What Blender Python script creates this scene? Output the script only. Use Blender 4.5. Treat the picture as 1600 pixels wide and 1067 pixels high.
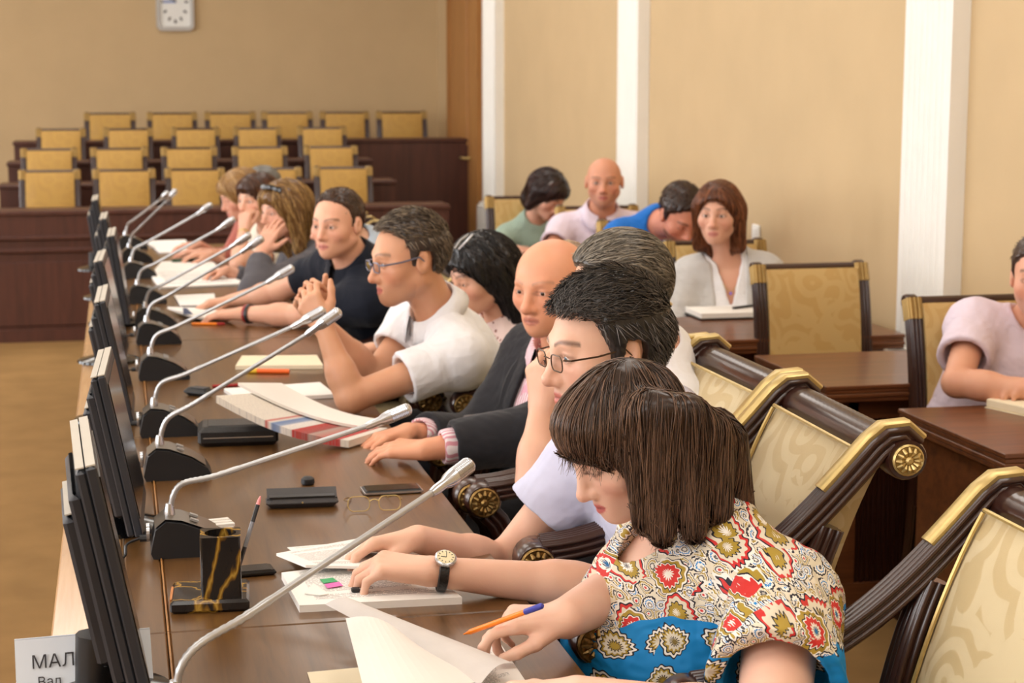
import bpy, math, random
import numpy as np
from mathutils import Vector, Matrix
for _o in list(bpy.data.objects): bpy.data.objects.remove(_o, do_unlink=True)
SC = bpy.context.scene
COL = SC.collection
rnd = random.Random(7)
# ------------------------------------------------------------------ camera
FPX = 2786.0
CAM = np.array([0.0, 0.0, 1.67])
PITCH = math.atan(415.5/FPX); YAW = math.atan(620*math.cos(PITCH)/FPX)
cd = bpy.data.cameras.new('camera'); cam = bpy.data.objects.new('camera', cd); COL.objects.link(cam)
cam.location = CAM; cam.rotation_euler = (math.pi/2-PITCH, 0, -YAW)
cd.sensor_width = 36; cd.lens = FPX/1600*36; cd.clip_start = .05; cd.clip_end = 100
cd.dof.use_dof = True; cd.dof.focus_distance = 3.0; cd.dof.aperture_fstop = 7.5
SC.camera = cam
SC.cycles.use_adaptive_sampling = True; SC.cycles.adaptive_threshold = .02
SC.view_settings.view_transform = 'Standard'; SC.view_settings.look = 'None'
SC.view_settings.exposure = 0.1; SC.view_settings.gamma = 1; SC.view_settings.use_curve_mapping = False
# ------------------------------------------------------------------ world: daylight outside the windows
wd = bpy.data.worlds.new('daylight'); SC.world = wd; wd.use_nodes = True
wd.node_tree.nodes['Background'].inputs[0].default_value = (.9,.95,1,1)
wd.node_tree.nodes['Background'].inputs[1].default_value = 1.0
XR, XL, YB, YF, ZC = 2.87, -5.2, 16.2, -3.6, 3.9      # room: right, left, back, rear wall, ceiling
WINDOWS = [-1.9, .6, 3.1, 5.6, 8.1, 10.6, 13.1]        # centres of the tall windows in the left wall
def area(name, loc, rot, sx, sy, power, col):
    l = bpy.data.lights.new(name, 'AREA'); l.shape = 'RECTANGLE'; l.size = sx; l.size_y = sy; l.energy = power; l.color = col
    o = bpy.data.objects.new(name, l); COL.objects.link(o); o.location = loc; o.rotation_euler = rot; return o
for wy in WINDOWS:
    area('window_daylight', (XL-.16, wy, 2.1), (0, -math.pi/2, 0), 2.5, 1.6, 90, (1,.99,1))
# ------------------------------------------------------------------ picture -> place helpers
_F = np.array([math.sin(YAW)*math.cos(PITCH), math.cos(YAW)*math.cos(PITCH), -math.sin(PITCH)])
_R = np.array([math.cos(YAW), -math.sin(YAW), 0.0]); _U = np.cross(_R, _F)
def ray(x, y): return _F + (x-800)/FPX*_R - (y-533.5)/FPX*_U
def W(x, y, Y):
    r = ray(x, y); return CAM + r*(Y/r[1])
def TB(x, y, z=.75):
    r = ray(x, y); return CAM + r*((z-CAM[2])/r[2])
def WX(x, y, X):
    r = ray(x, y); return CAM + r*(X/r[0])
# ------------------------------------------------------------------ materials
def S(r, g, b):
    f = lambda c: (c/255/12.92) if c <= 10 else ((c/255+.055)/1.055)**2.4
    return (f(r), f(g), f(b), 1)
class NT:
    def __init__(s, name):
        s.m = bpy.data.materials.new(name); s.m.use_nodes = True; s.t = s.m.node_tree; s.n = s.t.nodes; s.b = s.n['Principled BSDF']
    def new(s, ty, **k):
        n = s.n.new(ty)
        for a, v in k.items(): setattr(n, a, v)
        return n
    def ln(s, a, b): s.t.links.new(a, b)
    def coord(s, kind='Object', scale=(1,1,1), rot=(0,0,0)):
        t = s.new('ShaderNodeTexCoord'); m = s.new('ShaderNodeMapping'); m.inputs['Scale'].default_value = scale; m.inputs['Rotation'].default_value = rot
        s.ln(t.outputs[kind], m.inputs[0]); return m.outputs[0]
    def noise(s, vec, scale, detail=3, rough=.5, dist=0):
        n = s.new('ShaderNodeTexNoise'); n.inputs['Scale'].default_value = scale; n.inputs['Detail'].default_value = detail
        n.inputs['Roughness'].default_value = rough; n.inputs['Distortion'].default_value = dist
        if vec is not None: s.ln(vec, n.inputs['Vector'])
        return n
    def ramp(s, fac, stops, interp='LINEAR'):
        r = s.new('ShaderNodeValToRGB'); r.color_ramp.interpolation = interp; e = r.color_ramp.elements
        e[0].position, e[0].color = stops[0]; e[1].position, e[1].color = stops[-1]
        for p, c in stops[1:-1]:
            q = e.new(p); q.color = c
        s.ln(fac, r.inputs[0]); return r.outputs[0]
    def math(s, op, a, b=None, c=None):
        n = s.new('ShaderNodeMath', operation=op)
        for i, v in enumerate((a, b, c)):
            if v is None: continue
            if isinstance(v, (int, float)): n.inputs[i].default_value = v
            else: s.ln(v, n.inputs[i])
        return n.outputs[0]
    def mix(s, fac, a, b):
        n = s.new('ShaderNodeMix', data_type='RGBA')
        for i, v in ((0, fac), (6, a), (7, b)):
            if isinstance(v, (int, float)): n.inputs[i].default_value = v
            elif isinstance(v, tuple): n.inputs[i].default_value = v
            else: s.ln(v, n.inputs[i])
        return n.outputs[2]
    def bump(s, h, strength=.2, dist=.01):
        n = s.new('ShaderNodeBump'); n.inputs['Strength'].default_value = strength; n.inputs['Distance'].default_value = dist
        s.ln(h, n.inputs['Height']); s.ln(n.outputs[0], s.b.inputs['Normal'])
    def set(s, **k):
        for a, v in k.items():
            i = s.b.inputs[a.replace('_', ' ')]
            if hasattr(v, 'links') or hasattr(v, 'is_linked'): s.ln(v, i)
            else: i.default_value = v
        return s
def mul(c, f): return (c[0]*f, c[1]*f, c[2]*f, 1)
def plain(name, c, rough=.5, metal=0, var=.08, scale=8, spec=.5, bump=0, bscale=200):
    n = NT(name); v = n.coord()
    f = n.noise(v, scale).outputs[0]
    n.set(Base_Color=n.ramp(f, [(.3, mul(c, 1-var)), (.7, mul(c, 1+var))]), Roughness=rough, Metallic=metal, Specular_IOR_Level=spec)
    if bump: n.bump(n.noise(v, bscale, 2).outputs[0], bump, .003)
    return n.m
def wood(name, c, dark, rough=.3, axis=1, scale=1.0, spec=.5, coat=0):
    n = NT(name); sc = [28*scale]*3; sc[axis] = 2.2*scale
    v = n.coord('Object', tuple(sc))
    a = n.noise(v, 1.0, 5, .6, .6).outputs[0]
    sc2 = [160*scale]*3; sc2[axis] = 5*scale
    b = n.noise(n.coord('Object', tuple(sc2)), 1.0, 2).outputs[0]
    f = n.math('ADD', n.math('MULTIPLY', a, .75), n.math('MULTIPLY', b, .25))
    n.set(Base_Color=n.ramp(f, [(.32, dark), (.55, c), (.75, mul(c, 1.18))]), Roughness=rough, Specular_IOR_Level=spec, Coat_Weight=coat, Coat_Roughness=.12)
    n.bump(b, .03, .002)
    return n.m
def fabric(name, c, c2, pat=14, weave=900, rough=.75, sheen=.2):
    """gold damask: scrolling leaf figure slightly glossier than its ground"""
    n = NT(name); v = n.coord()
    w = n.noise(v, pat*.45, 2, .5).outputs['Color']
    mp = n.new('ShaderNodeVectorMath', operation='MULTIPLY_ADD'); n.ln(w, mp.inputs[0]); mp.inputs[1].default_value = (.16,.16,.16); n.ln(v, mp.inputs[2])
    vo = n.new('ShaderNodeTexVoronoi', feature='F1'); vo.inputs['Scale'].default_value = pat; n.ln(mp.outputs[0], vo.inputs['Vector'])
    r = n.math('SINE', n.math('MULTIPLY', vo.outputs['Distance'], 21.0))
    f = n.math('MULTIPLY_ADD', r, .5, .5)
    g = n.noise(v, pat*.8, 3).outputs[0]
    f = n.math('MULTIPLY', n.math('SMOOTH_MIN', f, 1.0, .1), n.math('GREATER_THAN', g, .46))
    th = n.ramp(f, [(.45, (0,0,0,1)), (.6, (1,1,1,1))])
    col = n.mix(th, c, c2)
    n.set(Base_Color=col, Roughness=n.mix(th, (rough,)*3+(1,), (rough-.25,)*3+(1,)), Sheen_Weight=sheen)
    n.bump(n.noise(v, weave, 1).outputs[0], .12, .002)
    return n.m
M = {}
M['wall'] = plain('wallpaper', S(200,174,134), .85, var=.03, scale=3, bump=.15, bscale=160)
M['ceil'] = plain('ceiling_paint', S(235,230,220), .9, var=.02)
M['white'] = plain('white_moulding', S(240,238,232), .5, var=.02)
M['carpet'] = plain('carpet', S(146,114,72), .95, var=.1, scale=5, spec=.1, bump=.5, bscale=300)
M['table'] = wood('table_veneer', S(104,72,37), S(80,52,25), .3, 1, spec=.5, coat=.3)
M['table_edge'] = wood('table_light_lip', S(204,160,112), S(184,140,94), .25, 1, spec=.6, coat=.6)
M['desk'] = wood('desk_veneer', S(112,66,38), S(76,40,22), .35, 0, coat=.2)
M['dais'] = wood('dais_veneer', S(80,44,34), S(64,34,26), .42, 2)
M['chairwood'] = plain('walnut_frame', S(54,28,21), .3, var=.12, scale=14); M['chairwood'].node_tree.nodes['Principled BSDF'].inputs['Coat Weight'].default_value = .5; M['chairwood'].node_tree.nodes['Principled BSDF'].inputs['Coat Roughness'].default_value = .15
M['doorwood'] = wood('door_oak', S(168,118,64), S(148,100,52), .5, 2)
M['pale_fabric'] = fabric('pale_gold_damask', S(202,184,144), S(190,168,122), 8)
M['gold_fabric'] = fabric('gold_damask', S(190,150,76), S(184,143,68), 9)
M['gold'] = plain('gilded', S(205,180,118), .34, .6, var=.1, scale=40)
M['aud_fabric'] = fabric('light_gold_damask', S(204,172,112), S(196,160,96), 9)
M['capital'] = plain('dull_gold', S(166,136,80), .4, .5, var=.12, scale=40)
M['darkframe'] = plain('brown_metal', S(84,66,50), .3, .7)
M['antique'] = plain('antique_gold', S(150,120,70), .4, .8, var=.5, scale=120)
M['black'] = plain('black_plastic', S(26,27,30), .42, var=.1)
M['black_gloss'] = plain('black_gloss', S(14,14,16), .12, var=.1)
M['monitor'] = plain('monitor_case', S(40,44,52), .38, var=.06)
M['monitor_highlight'] = plain('monitor_painted_highlight', S(190,184,172), .4, var=.05)  # case highlight put into colour, for the lit upper edges
M['screen'] = plain('screen_glass', S(20,22,26), .18, var=.1)
M['chrome'] = plain('satin_chrome', S(200,203,208), .25, .9, var=.03)
M['silver'] = plain('silver_paint', S(186,188,190), .32, .6, var=.03)
M['leather'] = plain('black_leather', S(24,23,24), .4, var=.2, bump=.4, bscale=240)
M['greycase'] = plain('grey_case', S(62,60,62), .6, var=.1, bump=.2)
M['paper'] = plain('paper', S(246,243,238), .85, var=.015, spec=.2)
M['greypaper'] = plain('thin_grey_paper', S(216,210,206), .85, var=.03, spec=.2, scale=30)
M['cream'] = plain('cream_paper', S(240,228,200), .85, var=.02, spec=.2)
M['red'] = plain('red_plastic', S(165,35,35), .4)
M['orange'] = plain('orange_plastic', S(255,138,22), .35, var=.03)
M['hiorange'] = plain('highlighter_orange', S(250,110,40), .4, var=.03)
M['yellow'] = plain('yellow_plastic', S(235,190,50), .4, var=.03)
M['blue'] = plain('blue_plastic', S(58,62,165), .35, var=.03)
M['green'] = plain('green_tab', S(70,170,110), .6, var=.03)
M['pink'] = plain('pink_tab', S(240,110,190), .6, var=.03)
M['navy'] = plain('navy_print', S(40,60,100), .6)
M['pinktip'] = plain('pink_tip', S(235,150,150), .5)
M['ink'] = plain('ink', S(60,58,62), .8)
M['clockface'] = plain('clock_face', S(236,238,236), .35, var=.01)
def emit(name, c, st):
    n = NT(name); n.set(Base_Color=c, Emission_Color=c, Emission_Strength=st, Roughness=.5); return n.m
M['fill_glow'] = emit('fill_diffuser', (1,.96,.90,1), 4.3)  # glow of the added fill panels overhead
def glass_mat(name, tint=(.95,.97,1,1), rough=.02):
    n = NT(name); n.set(Base_Color=tint, Roughness=rough, Transmission_Weight=1.0, IOR=1.03); return n.m
M['lens'] = glass_mat('spectacle_lens')
def marble():
    n = NT('black_gold_marble'); v = n.coord('Object', (1,1,.35))
    d = n.noise(v, 30, 3, .5).outputs['Color']
    mp = n.new('ShaderNodeVectorMath', operation='MULTIPLY_ADD'); n.ln(d, mp.inputs[0]); mp.inputs[1].default_value = (.035,.035,.035); n.ln(v, mp.inputs[2])
    vo = n.new('ShaderNodeTexVoronoi', feature='DISTANCE_TO_EDGE'); vo.inputs['Scale'].default_value = 17; n.ln(mp.outputs[0], vo.inputs['Vector'])
    n.set(Base_Color=n.ramp(vo.outputs['Distance'], [(0, S(176,140,60)), (.035, S(120,86,30)), (.07, S(34,32,32)), (1, S(20,20,22))]), Roughness=.12)
    return n.m
M['marble'] = marble()
def text_paper():
    """printed page: grey lines of type on white"""
    n = NT('printed_page'); v = n.coord('UV')
    sp = n.new('ShaderNodeSeparateXYZ'); n.ln(v, sp.inputs[0])
    u, w = sp.outputs[0], sp.outputs[1]
    row = n.math('FRACT', n.math('MULTIPLY', w, 46.0))
    line = n.math('MULTIPLY', n.math('GREATER_THAN', row, .35), n.math('LESS_THAN', row, .72))
    rid = n.math('FLOOR', n.math('MULTIPLY', w, 46.0))
    cb = n.new('ShaderNodeCombineXYZ'); n.ln(n.math('MULTIPLY', u, 70.0), cb.inputs[0]); n.ln(n.math('MULTIPLY', rid, 7.3), cb.inputs[1])
    word = n.math('GREATER_THAN', n.noise(cb.outputs[0], 1.0, 2).outputs[0], .42)
    para = n.new('ShaderNodeTexWhiteNoise', noise_dimensions='1D'); n.ln(n.math('FLOOR', n.math('MULTIPLY', rid, .34)), para.inputs['W'])
    on = n.math('GREATER_THAN', para.outputs[0], .18)
    inx = n.math('MULTIPLY', n.math('GREATER_THAN', u, .12), n.math('LESS_THAN', u, n.math('MULTIPLY_ADD', para.outputs[0], .3, .62)))
    iny = n.math('MULTIPLY', n.math('GREATER_THAN', w, .08), n.math('LESS_THAN', w, .93))
    k = n.math('MULTIPLY', n.math('MULTIPLY', n.math('MULTIPLY', line, word), n.math('MULTIPLY', inx, iny)), on)
    n.set(Base_Color=n.mix(n.math('MULTIPLY', k, .75), S(246,243,238), S(90,88,95)), Roughness=.85, Specular_IOR_Level=.2)
    return n.m
M['page'] = text_paper()
def newsprint():
    n = NT('newsprint'); v = n.coord('UV')
    sp = n.new('ShaderNodeSeparateXYZ'); n.ln(v, sp.inputs[0])
    c = n.ramp(n.math('SUBTRACT', 1.0, sp.outputs[1]), [(0, S(232,226,214)), (.36, S(228,222,212)), (.37, S(196,80,72)), (.40, S(226,222,214)), (.42, S(110,136,182)), (.47, S(150,164,190)), (.49, S(228,224,220)), (.56, S(222,218,212)),
        (.57, S(186,70,66)), (.68, S(160,84,78)), (.70, S(176,156,146)), (.80, S(190,120,112)), (.82, S(190,76,70)), (.93, S(186,72,70)), (.94, S(226,220,210)), (1, S(228,222,212))], 'LINEAR')
    g = n.noise(n.coord('UV', (200, 60, 1)), 1, 2).outputs[0]
    n.set(Base_Color=n.mix(n.ramp(g, [(.5, (0,0,0,1)), (.62, (.35,.35,.35,1))]), c, S(150,146,150)), Roughness=.9, Specular_IOR_Level=.2)
    return n.m
M['newsprint'] = newsprint()
# ------------------------------------------------------------------ mesh helpers
class MB:
    def __init__(s): s.v = []; s.f = []; s.uv = {}
    def add(s, vs, fs):
        b = len(s.v); s.v += [tuple(map(float, p)) for p in vs]; s.f += [tuple(i+b for i in f) for f in fs]; return s
    def box(s, c, d, R=None, bev=0):
        x, y, z = d[0]/2, d[1]/2, d[2]/2
        if bev <= 0:
            vs = [(-x,-y,-z),(x,-y,-z),(x,y,-z),(-x,y,-z),(-x,-y,z),(x,-y,z),(x,y,z),(-x,y,z)]
            fs = [(0,3,2,1),(4,5,6,7),(0,1,5,4),(1,2,6,5),(2,3,7,6),(3,0,4,7)]
        else:
            b = min(bev, x*.99, y*.99, z*.99); rings = []
            for zz, ins in ((-z, b), (-z+b, 0), (z-b, 0), (z, b)):
                X, Y = x-ins, y-ins
                rings.append([(-X+b*.6,-Y,zz),(X-b*.6,-Y,zz),(X,-Y+b*.6,zz),(X,Y-b*.6,zz),(X-b*.6,Y,zz),(-X+b*.6,Y,zz),(-X,Y-b*.6,zz),(-X,-Y+b*.6,zz)])
            vs = [p for r in rings for p in r]; fs = [tuple(range(7,-1,-1)), tuple(range(24,32))]
            for k in range(3):
                for i in range(8): fs.append((k*8+i, k*8+(i+1)%8, (k+1)*8+(i+1)%8, (k+1)*8+i))
        vs = np.array(vs)
        if R is not None: vs = vs @ np.array(R).T
        return s.add(vs+np.array(c), fs)
    def tube(s, pts, rad, seg=10, cap=True, ry=None):
        pts = np.array(pts, float); n = len(pts); rad = np.full(n, rad) if np.isscalar(rad) else np.array(rad, float)
        t = np.gradient(pts, axis=0); t /= np.linalg.norm(t, axis=1)[:, None]+1e-12
        a = np.array([0,0,1.0]) if abs(t[0][2]) < .9 else np.array([1.0,0,0]); vs = []
        for i in range(n):
            u = a-t[i]*(a@t[i]); u /= np.linalg.norm(u); w = np.cross(t[i], u); a = u
            for k in range(seg):
                an = 2*math.pi*k/seg; vs.append(pts[i]+rad[i]*(math.cos(an)*u+math.sin(an)*w))
        fs = [(i*seg+k, i*seg+(k+1)%seg, (i+1)*seg+(k+1)%seg, (i+1)*seg+k) for i in range(n-1) for k in range(seg)]
        if cap: fs += [tuple(range(seg-1,-1,-1)), tuple((n-1)*seg+k for k in range(seg))]
        return s.add(vs, fs)
    def lathe(s, prof, seg=24, axis='z', c=(0,0,0)):
        vs = []
        for r, h in prof:
            for k in range(seg):
                an = 2*math.pi*k/seg; p = (r*math.cos(an), r*math.sin(an), h)
                if axis == 'y': p = (p[0], p[2], p[1])
                if axis == 'x': p = (p[2], p[0], p[1])
                vs.append(np.array(p)+np.array(c))
        n = len(prof)
        fs = [(i*seg+k, i*seg+(k+1)%seg, (i+1)*seg+(k+1)%seg, (i+1)*seg+k) for i in range(n-1) for k in range(seg)]
        fs += [tuple(range(seg-1,-1,-1)), tuple((n-1)*seg+k for k in range(seg))]
        return s.add(vs, fs)
    def sweep(s, path, cs, wy=None, cap=True):
        """path in the xz plane (N,2); cross section (a: in-plane normal, b: y)"""
        path = np.array(path, float); t = np.gradient(path, axis=0); t /= np.linalg.norm(t, axis=1)[:, None]
        nn = np.stack([-t[:,1], t[:,0]], 1); vs = []; m = len(cs)
        for i in range(len(path)):
            k = 1 if wy is None else wy[i]
            for a, b in cs: vs.append((path[i][0]+nn[i][0]*a*k, b, path[i][1]+nn[i][1]*a*k))
        fs = [(i*m+k, i*m+(k+1)%m, (i+1)*m+(k+1)%m, (i+1)*m+k) for i in range(len(path)-1) for k in range(m)]
        if cap: fs += [tuple(range(m-1,-1,-1)), tuple((len(path)-1)*m+k for k in range(m))]
        return s.add(vs, fs)
    def grid(s, P, uv=None):
        """P (n,m,3) surface"""
        n, m = P.shape[:2]; b = len(s.v); s.add(P.reshape(-1, 3), [])
        for i in range(n-1):
            for j in range(m-1): s.f.append((b+i*m+j, b+i*m+j+1, b+(i+1)*m+j+1, b+(i+1)*m+j))
        if uv is not None:
            for k, q in enumerate(uv.reshape(-1, 2)): s.uv[b+k] = tuple(q)
        return s
    def xf(s, Mx):
        Mx = np.array(Mx); s.v = [tuple(Mx[:3,:3]@np.array(p)+Mx[:3,3]) for p in s.v]; return s
    def build(s, name, mat, parent=None, smooth=False, loc=None, rot=None, origin=None):
        me = bpy.data.meshes.new(name)
        vs = s.v
        if origin is not None: vs = [tuple(np.array(p)-np.array(origin)) for p in vs]
        me.from_pydata(vs, [], s.f)
        if s.uv:
            l = me.uv_layers.new(name='UVMap')
            for lp in me.loops: l.data[lp.index].uv = s.uv.get(lp.vertex_index, (0, 0))
        me.materials.append(M[mat] if isinstance(mat, str) else mat)
        import bmesh
        bm = bmesh.new(); bm.from_mesh(me); bmesh.ops.recalc_face_normals(bm, faces=bm.faces); bm.to_mesh(me); bm.free()
        if smooth:
            me.polygons.foreach_set('use_smooth', [True]*len(me.polygons))
            try: me.set_sharp_from_angle(angle=math.radians(40))
            except Exception: pass
        o = bpy.data.objects.new(name, me); COL.objects.link(o)
        if origin is not None: o.location = origin
        if loc is not None: o.location = loc
        if rot is not None: o.rotation_euler = rot
        if parent is not None: o.parent = parent
        return o
def tag(o, label=None, cat=None, group=None, kind=None):
    if label: o['label'] = label
    if cat: o['category'] = cat
    if group: o['group'] = group
    if kind: o['kind'] = kind
    return o
def thing(name, label, cat, loc=(0,0,0), rz=0, group=None):
    o = bpy.data.objects.new(name, None); COL.objects.link(o); o.location = loc; o.rotation_euler = (0,0,rz); o.empty_display_size = .1
    return tag(o, label, cat, group)
def copy_tree(o, parent=None):
    c = o.copy(); COL.objects.link(c); c.parent = parent
    for ch in o.children: copy_tree(ch, c)
    return c
def bez(p, n=16):
    p = np.array(p, float); t = np.linspace(0, 1, n)[:, None]
    if len(p) == 4: return (1-t)**3*p[0]+3*(1-t)**2*t*p[1]+3*(1-t)*t**2*p[2]+t**3*p[3]
    return (1-t)**2*p[0]+2*(1-t)*t*p[1]+t**2*p[2]
def spline(pts, n=40):
    p = np.array(pts, float); p = np.vstack([2*p[0]-p[1], p, 2*p[-1]-p[-2]]); out = []
    k = len(p)-3
    for u in np.linspace(0, k-1e-6, n):
        i = int(u); t = u-i; a, b, c, d = p[i:i+4]
        out.append(.5*((2*b)+(-a+c)*t+(2*a-5*b+4*c-d)*t*t+(-a+3*b-3*c+d)*t**3))
    return np.array(out)
# ================================================================== room shell
def struct(o, label=None): o['kind'] = 'structure'; (label and o.__setitem__('label', label)); return o
MB_ = MB
struct(MB().box(((XL+XR)/2, (YF+YB)/2, -.05), (XR-XL+.6, YB-YF+.6, .1)).build('floor', 'carpet'), 'tan carpeted floor of the hall')
struct(MB().box(((XL+XR)/2, (YF+YB)/2, ZC+.05), (XR-XL+.6, YB-YF+.6, .1)).build('ceiling', 'ceil'), 'white ceiling of the hall')
struct(MB().box(((XL+XR)/2, YB+.1, ZC/2), (XR-XL+.6, .2, ZC)).build('wall_back', 'wall'), 'beige papered wall behind the tiered chairs')
struct(MB().box((XR+.1, (YF+YB)/2, ZC/2), (.2, YB-YF, ZC)).build('wall_right', 'wall'), 'beige papered wall with white pilasters')
struct(MB().box(((XL+XR)/2, YF-.1, ZC/2), (XR-XL+.6, .2, ZC)).build('wall_rear', 'wall'), 'beige wall behind the camera')
ml = MB(); ys = [YF]
for wy in WINDOWS: ys += [wy-.85, wy+.85]
ys.append(YB)
for i in range(0, len(ys), 2): ml.box((XL-.1, (ys[i]+ys[i+1])/2, ZC/2), (.2, ys[i+1]-ys[i], ZC))
for wy in WINDOWS:
    ml.box((XL-.1, wy, .4), (.2, 1.7, .8)); ml.box((XL-.1, wy, (3.4+ZC)/2), (.2, 1.7, ZC-3.4))
struct(ml.build('wall_left', 'wall'), 'beige wall with tall windows on the left')
for i, wy in enumerate(WINDOWS):
    f = MB()
    for dy in (-.82, 0, .82): f.box((XL-.08, wy+dy, 2.1), (.07, .06, 2.6))
    for z in (.83, 2.5, 3.37): f.box((XL-.08, wy, z), (.07, 1.7, .06))
    o = struct(f.build('window_%d' % (i+1), 'white'), 'white framed tall window number %d of the left wall' % (i+1))
    MB().box((XL-.0, wy, .78), (.28, 1.8, .04)).build('window_sill', 'white', o)
# pilasters on the right wall
def pilaster(n, xa, xb, py, dep, label):
    y1 = WX(xa, py, XR-dep)[1]; y0 = WX(xb, py, XR-dep)[1]; w = y1-y0
    cs = [(y0, XR+.02), (y0, XR-dep)]; nf = 7; m = w*.09; fw = (w-2*m)/nf
    for k in range(nf):
        a = y0+m+k*fw
        for j in range(7):
            t = j/6; cs.append((a+fw*.1+fw*.8*t, XR-dep+math.sin(math.pi*t)*fw*.3))
    cs += [(y1, XR-dep), (y1, XR+.02)]
    b = MB(); k = len(cs)
    b.add([(x, y, .68) for y, x in cs]+[(x, y, ZC) for y, x in cs], [(i, (i+1)%k, k+(i+1)%k, k+i) for i in range(k)])
    o = struct(b.build('trim_%d' % n, 'white'), label)
    p = MB().box((XR-dep/2-.01, (y0+y1)/2, .33), (dep+.06, w+.06, .66)).box((XR-dep/2-.01, (y0+y1)/2, .67), (dep+.03, w+.03, .03)); p.build('plinth', 'white', o)
    c = MB()
    for z, e in ((2.95, .02), (3.0, .05), (3.06, .08)): c.box((XR-dep/2-.01, (y0+y1)/2, z), (dep+e, w+e, .06))
    c.build('capital', 'white', o)
pilaster(1, 753.5, 774, 150, .067, 'white fluted pilaster beside the wooden door')
pilaster(2, 964, 996, 150, .067, 'white fluted pilaster behind the bald man')
pilaster(3, 1408, 1481, 250, .067, 'white fluted pilaster nearest on the right wall')
struct(MB().box((XR-.01, (YF+13.4)/2, .32), (.03, 13.4-YF, .64)).box((XR-.015, (YF+13.4)/2, .65), (.045, 13.4-YF, .03)).build('baseboard_right', 'white'), 'white dado along the right wall')
struct(MB().box(((XL+XR)/2, YB-.01, .06), (XR-XL, .03, .12)).build('baseboard_back', 'dais'), 'dark skirting under the back wall')
ya, yb = WX(752, 150, XR)[1], WX(709, 150, XR)[1]
d = struct(MB().box((XR-.02, (ya+yb)/2, 1.6), (.05, yb-ya, 3.2)).build('door_1', 'doorwood'), 'brown wooden door panel at the end of the right wall')
MB().box((XR-.04, ya-.04, 1.6), (.05, .2, 3.2)).box((XR-.04, yb-.04, 1.6), (.05, .08, 3.2)).build('door_frame', 'doorwood', d)
MB().box((XR-.047, (ya+yb)/2+.02, 1.9), (.02, (yb-ya)*.5, 1.6), bev=.008).build('door_panel', 'doorwood', d)
MB().tube([(XR-.05, ya+.2, 1.0), (XR-.11, ya+.2, 1.0), (XR-.11, ya+.32, 1.0)], .01).build('door_handle', 'gold', d, True)
# light switch / socket on right wall
c = WX(1184, 365, XR)
so = thing('wall_switch', 'small white switch on the wall beside the woman in white', 'switch', (XR-.003, c[1], c[2]))
MB().box((-.005, 0, 0), (.014, .085, .085), bev=.005).build('plate', 'white', so); MB().box((-.014, 0, 0), (.008, .05, .055), bev=.003).build('rocker', 'white', so)
# unseen ceiling panels added as soft fill light
for yi, y in enumerate((-1.2, 1.6, 4.4, 7.2, 10.0, 12.8)):
    for xi, x in enumerate((-3.2, -.6, 1.7)):
        t = thing('fill_light_panel', 'added unseen square fill light panel in %s row, %s from the camera end' % (('left', 'middle', 'right')[xi], ('first', 'second', 'third', 'fourth', 'fifth', 'sixth')[yi]), 'ceiling light', (x, y, ZC), 0, 'added fill light panels')
        f = MB()
        for dx, dy, a, b in ((-.6, 0, .04, 1.24), (.6, 0, .04, 1.24), (0, -.6, 1.24, .04), (0, .6, 1.24, .04)): f.box((dx, dy, -.03), (a, b, .06))
        f.build('frame', 'white', t); MB().box((0, 0, -.02), (1.16, 1.16, .02)).build('diffuser', 'fill_glow', t)
# clock
c = W(273, 3, YB)
ck = thing('wall_clock', 'square silver wall clock with a pale dial on back wall', 'clock', (c[0], YB, c[2]))
def rrect(w, h, r, n=6):
    o = []
    for cx, cy, a in ((w/2-r, h/2-r, 0), (-w/2+r, h/2-r, 90), (-w/2+r, -h/2+r, 180), (w/2-r, -h/2+r, 270)):
        for k in range(n+1):
            t = math.radians(a+90*k/n); o.append((cx+r*math.cos(t), cy+r*math.sin(t)))
    return o
def prism(poly, y0, y1, mb=None, inset=0):
    b = mb or MB(); k = len(poly)
    b.add([(x, y0, z) for x, z in poly]+[(x, y1, z) for x, z in poly], [(i, (i+1)%k, k+(i+1)%k, k+i) for i in range(k)]+[tuple(range(k)), tuple(range(2*k-1, k-1, -1))]); return b
def ringprism(po, pi, y0, y1):
    b = MB(); k = len(po)
    b.add([(x, y0, z) for x, z in po]+[(x, y0, z) for x, z in pi]+[(x, y1, z) for x, z in po]+[(x, y1, z) for x, z in pi],
        [f for i in range(k) for f in ((i, (i+1)%k, k+(i+1)%k, k+i), (2*k+i, 2*k+(i+1)%k, 3*k+(i+1)%k, 3*k+i), (i, (i+1)%k, 2*k+(i+1)%k, 2*k+i), (k+i, k+(i+1)%k, 3*k+(i+1)%k, 3*k+i))]); return b
cw, chh = .325, .50
ringprism(rrect(cw, chh, .05), rrect(cw-.06, chh-.07, .03), -.045, 0).build('case', 'silver', ck, True)
dial = prism(rrect(cw-.06, chh-.07, .03), -.028, -.003).build('dial', 'clockface', ck)
mk = MB()
for k in range(12):
    a = k*math.pi/6; mk.box((.105*math.sin(a)*.95, -.031, .17*math.cos(a)), (.016, .004, .03), Matrix.Rotation(a, 3, 'Y'))
mk.build('hour_marks', 'ink', dial)
prism([(-.10, -.012), (.01, -.012), (.01, .012), (-.10, .012)], -.034, -.029).build('maker_band', plain('clock_blue', S(150,165,205), .4), dial)
hd = MB().box((.0, -.035, .05), (.008, .003, .1)).box((-.03, -.037, .02), (.09, .003, .008), Matrix.Rotation(.5, 3, 'Y')); hd.build('hands', 'black', ck)

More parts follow.
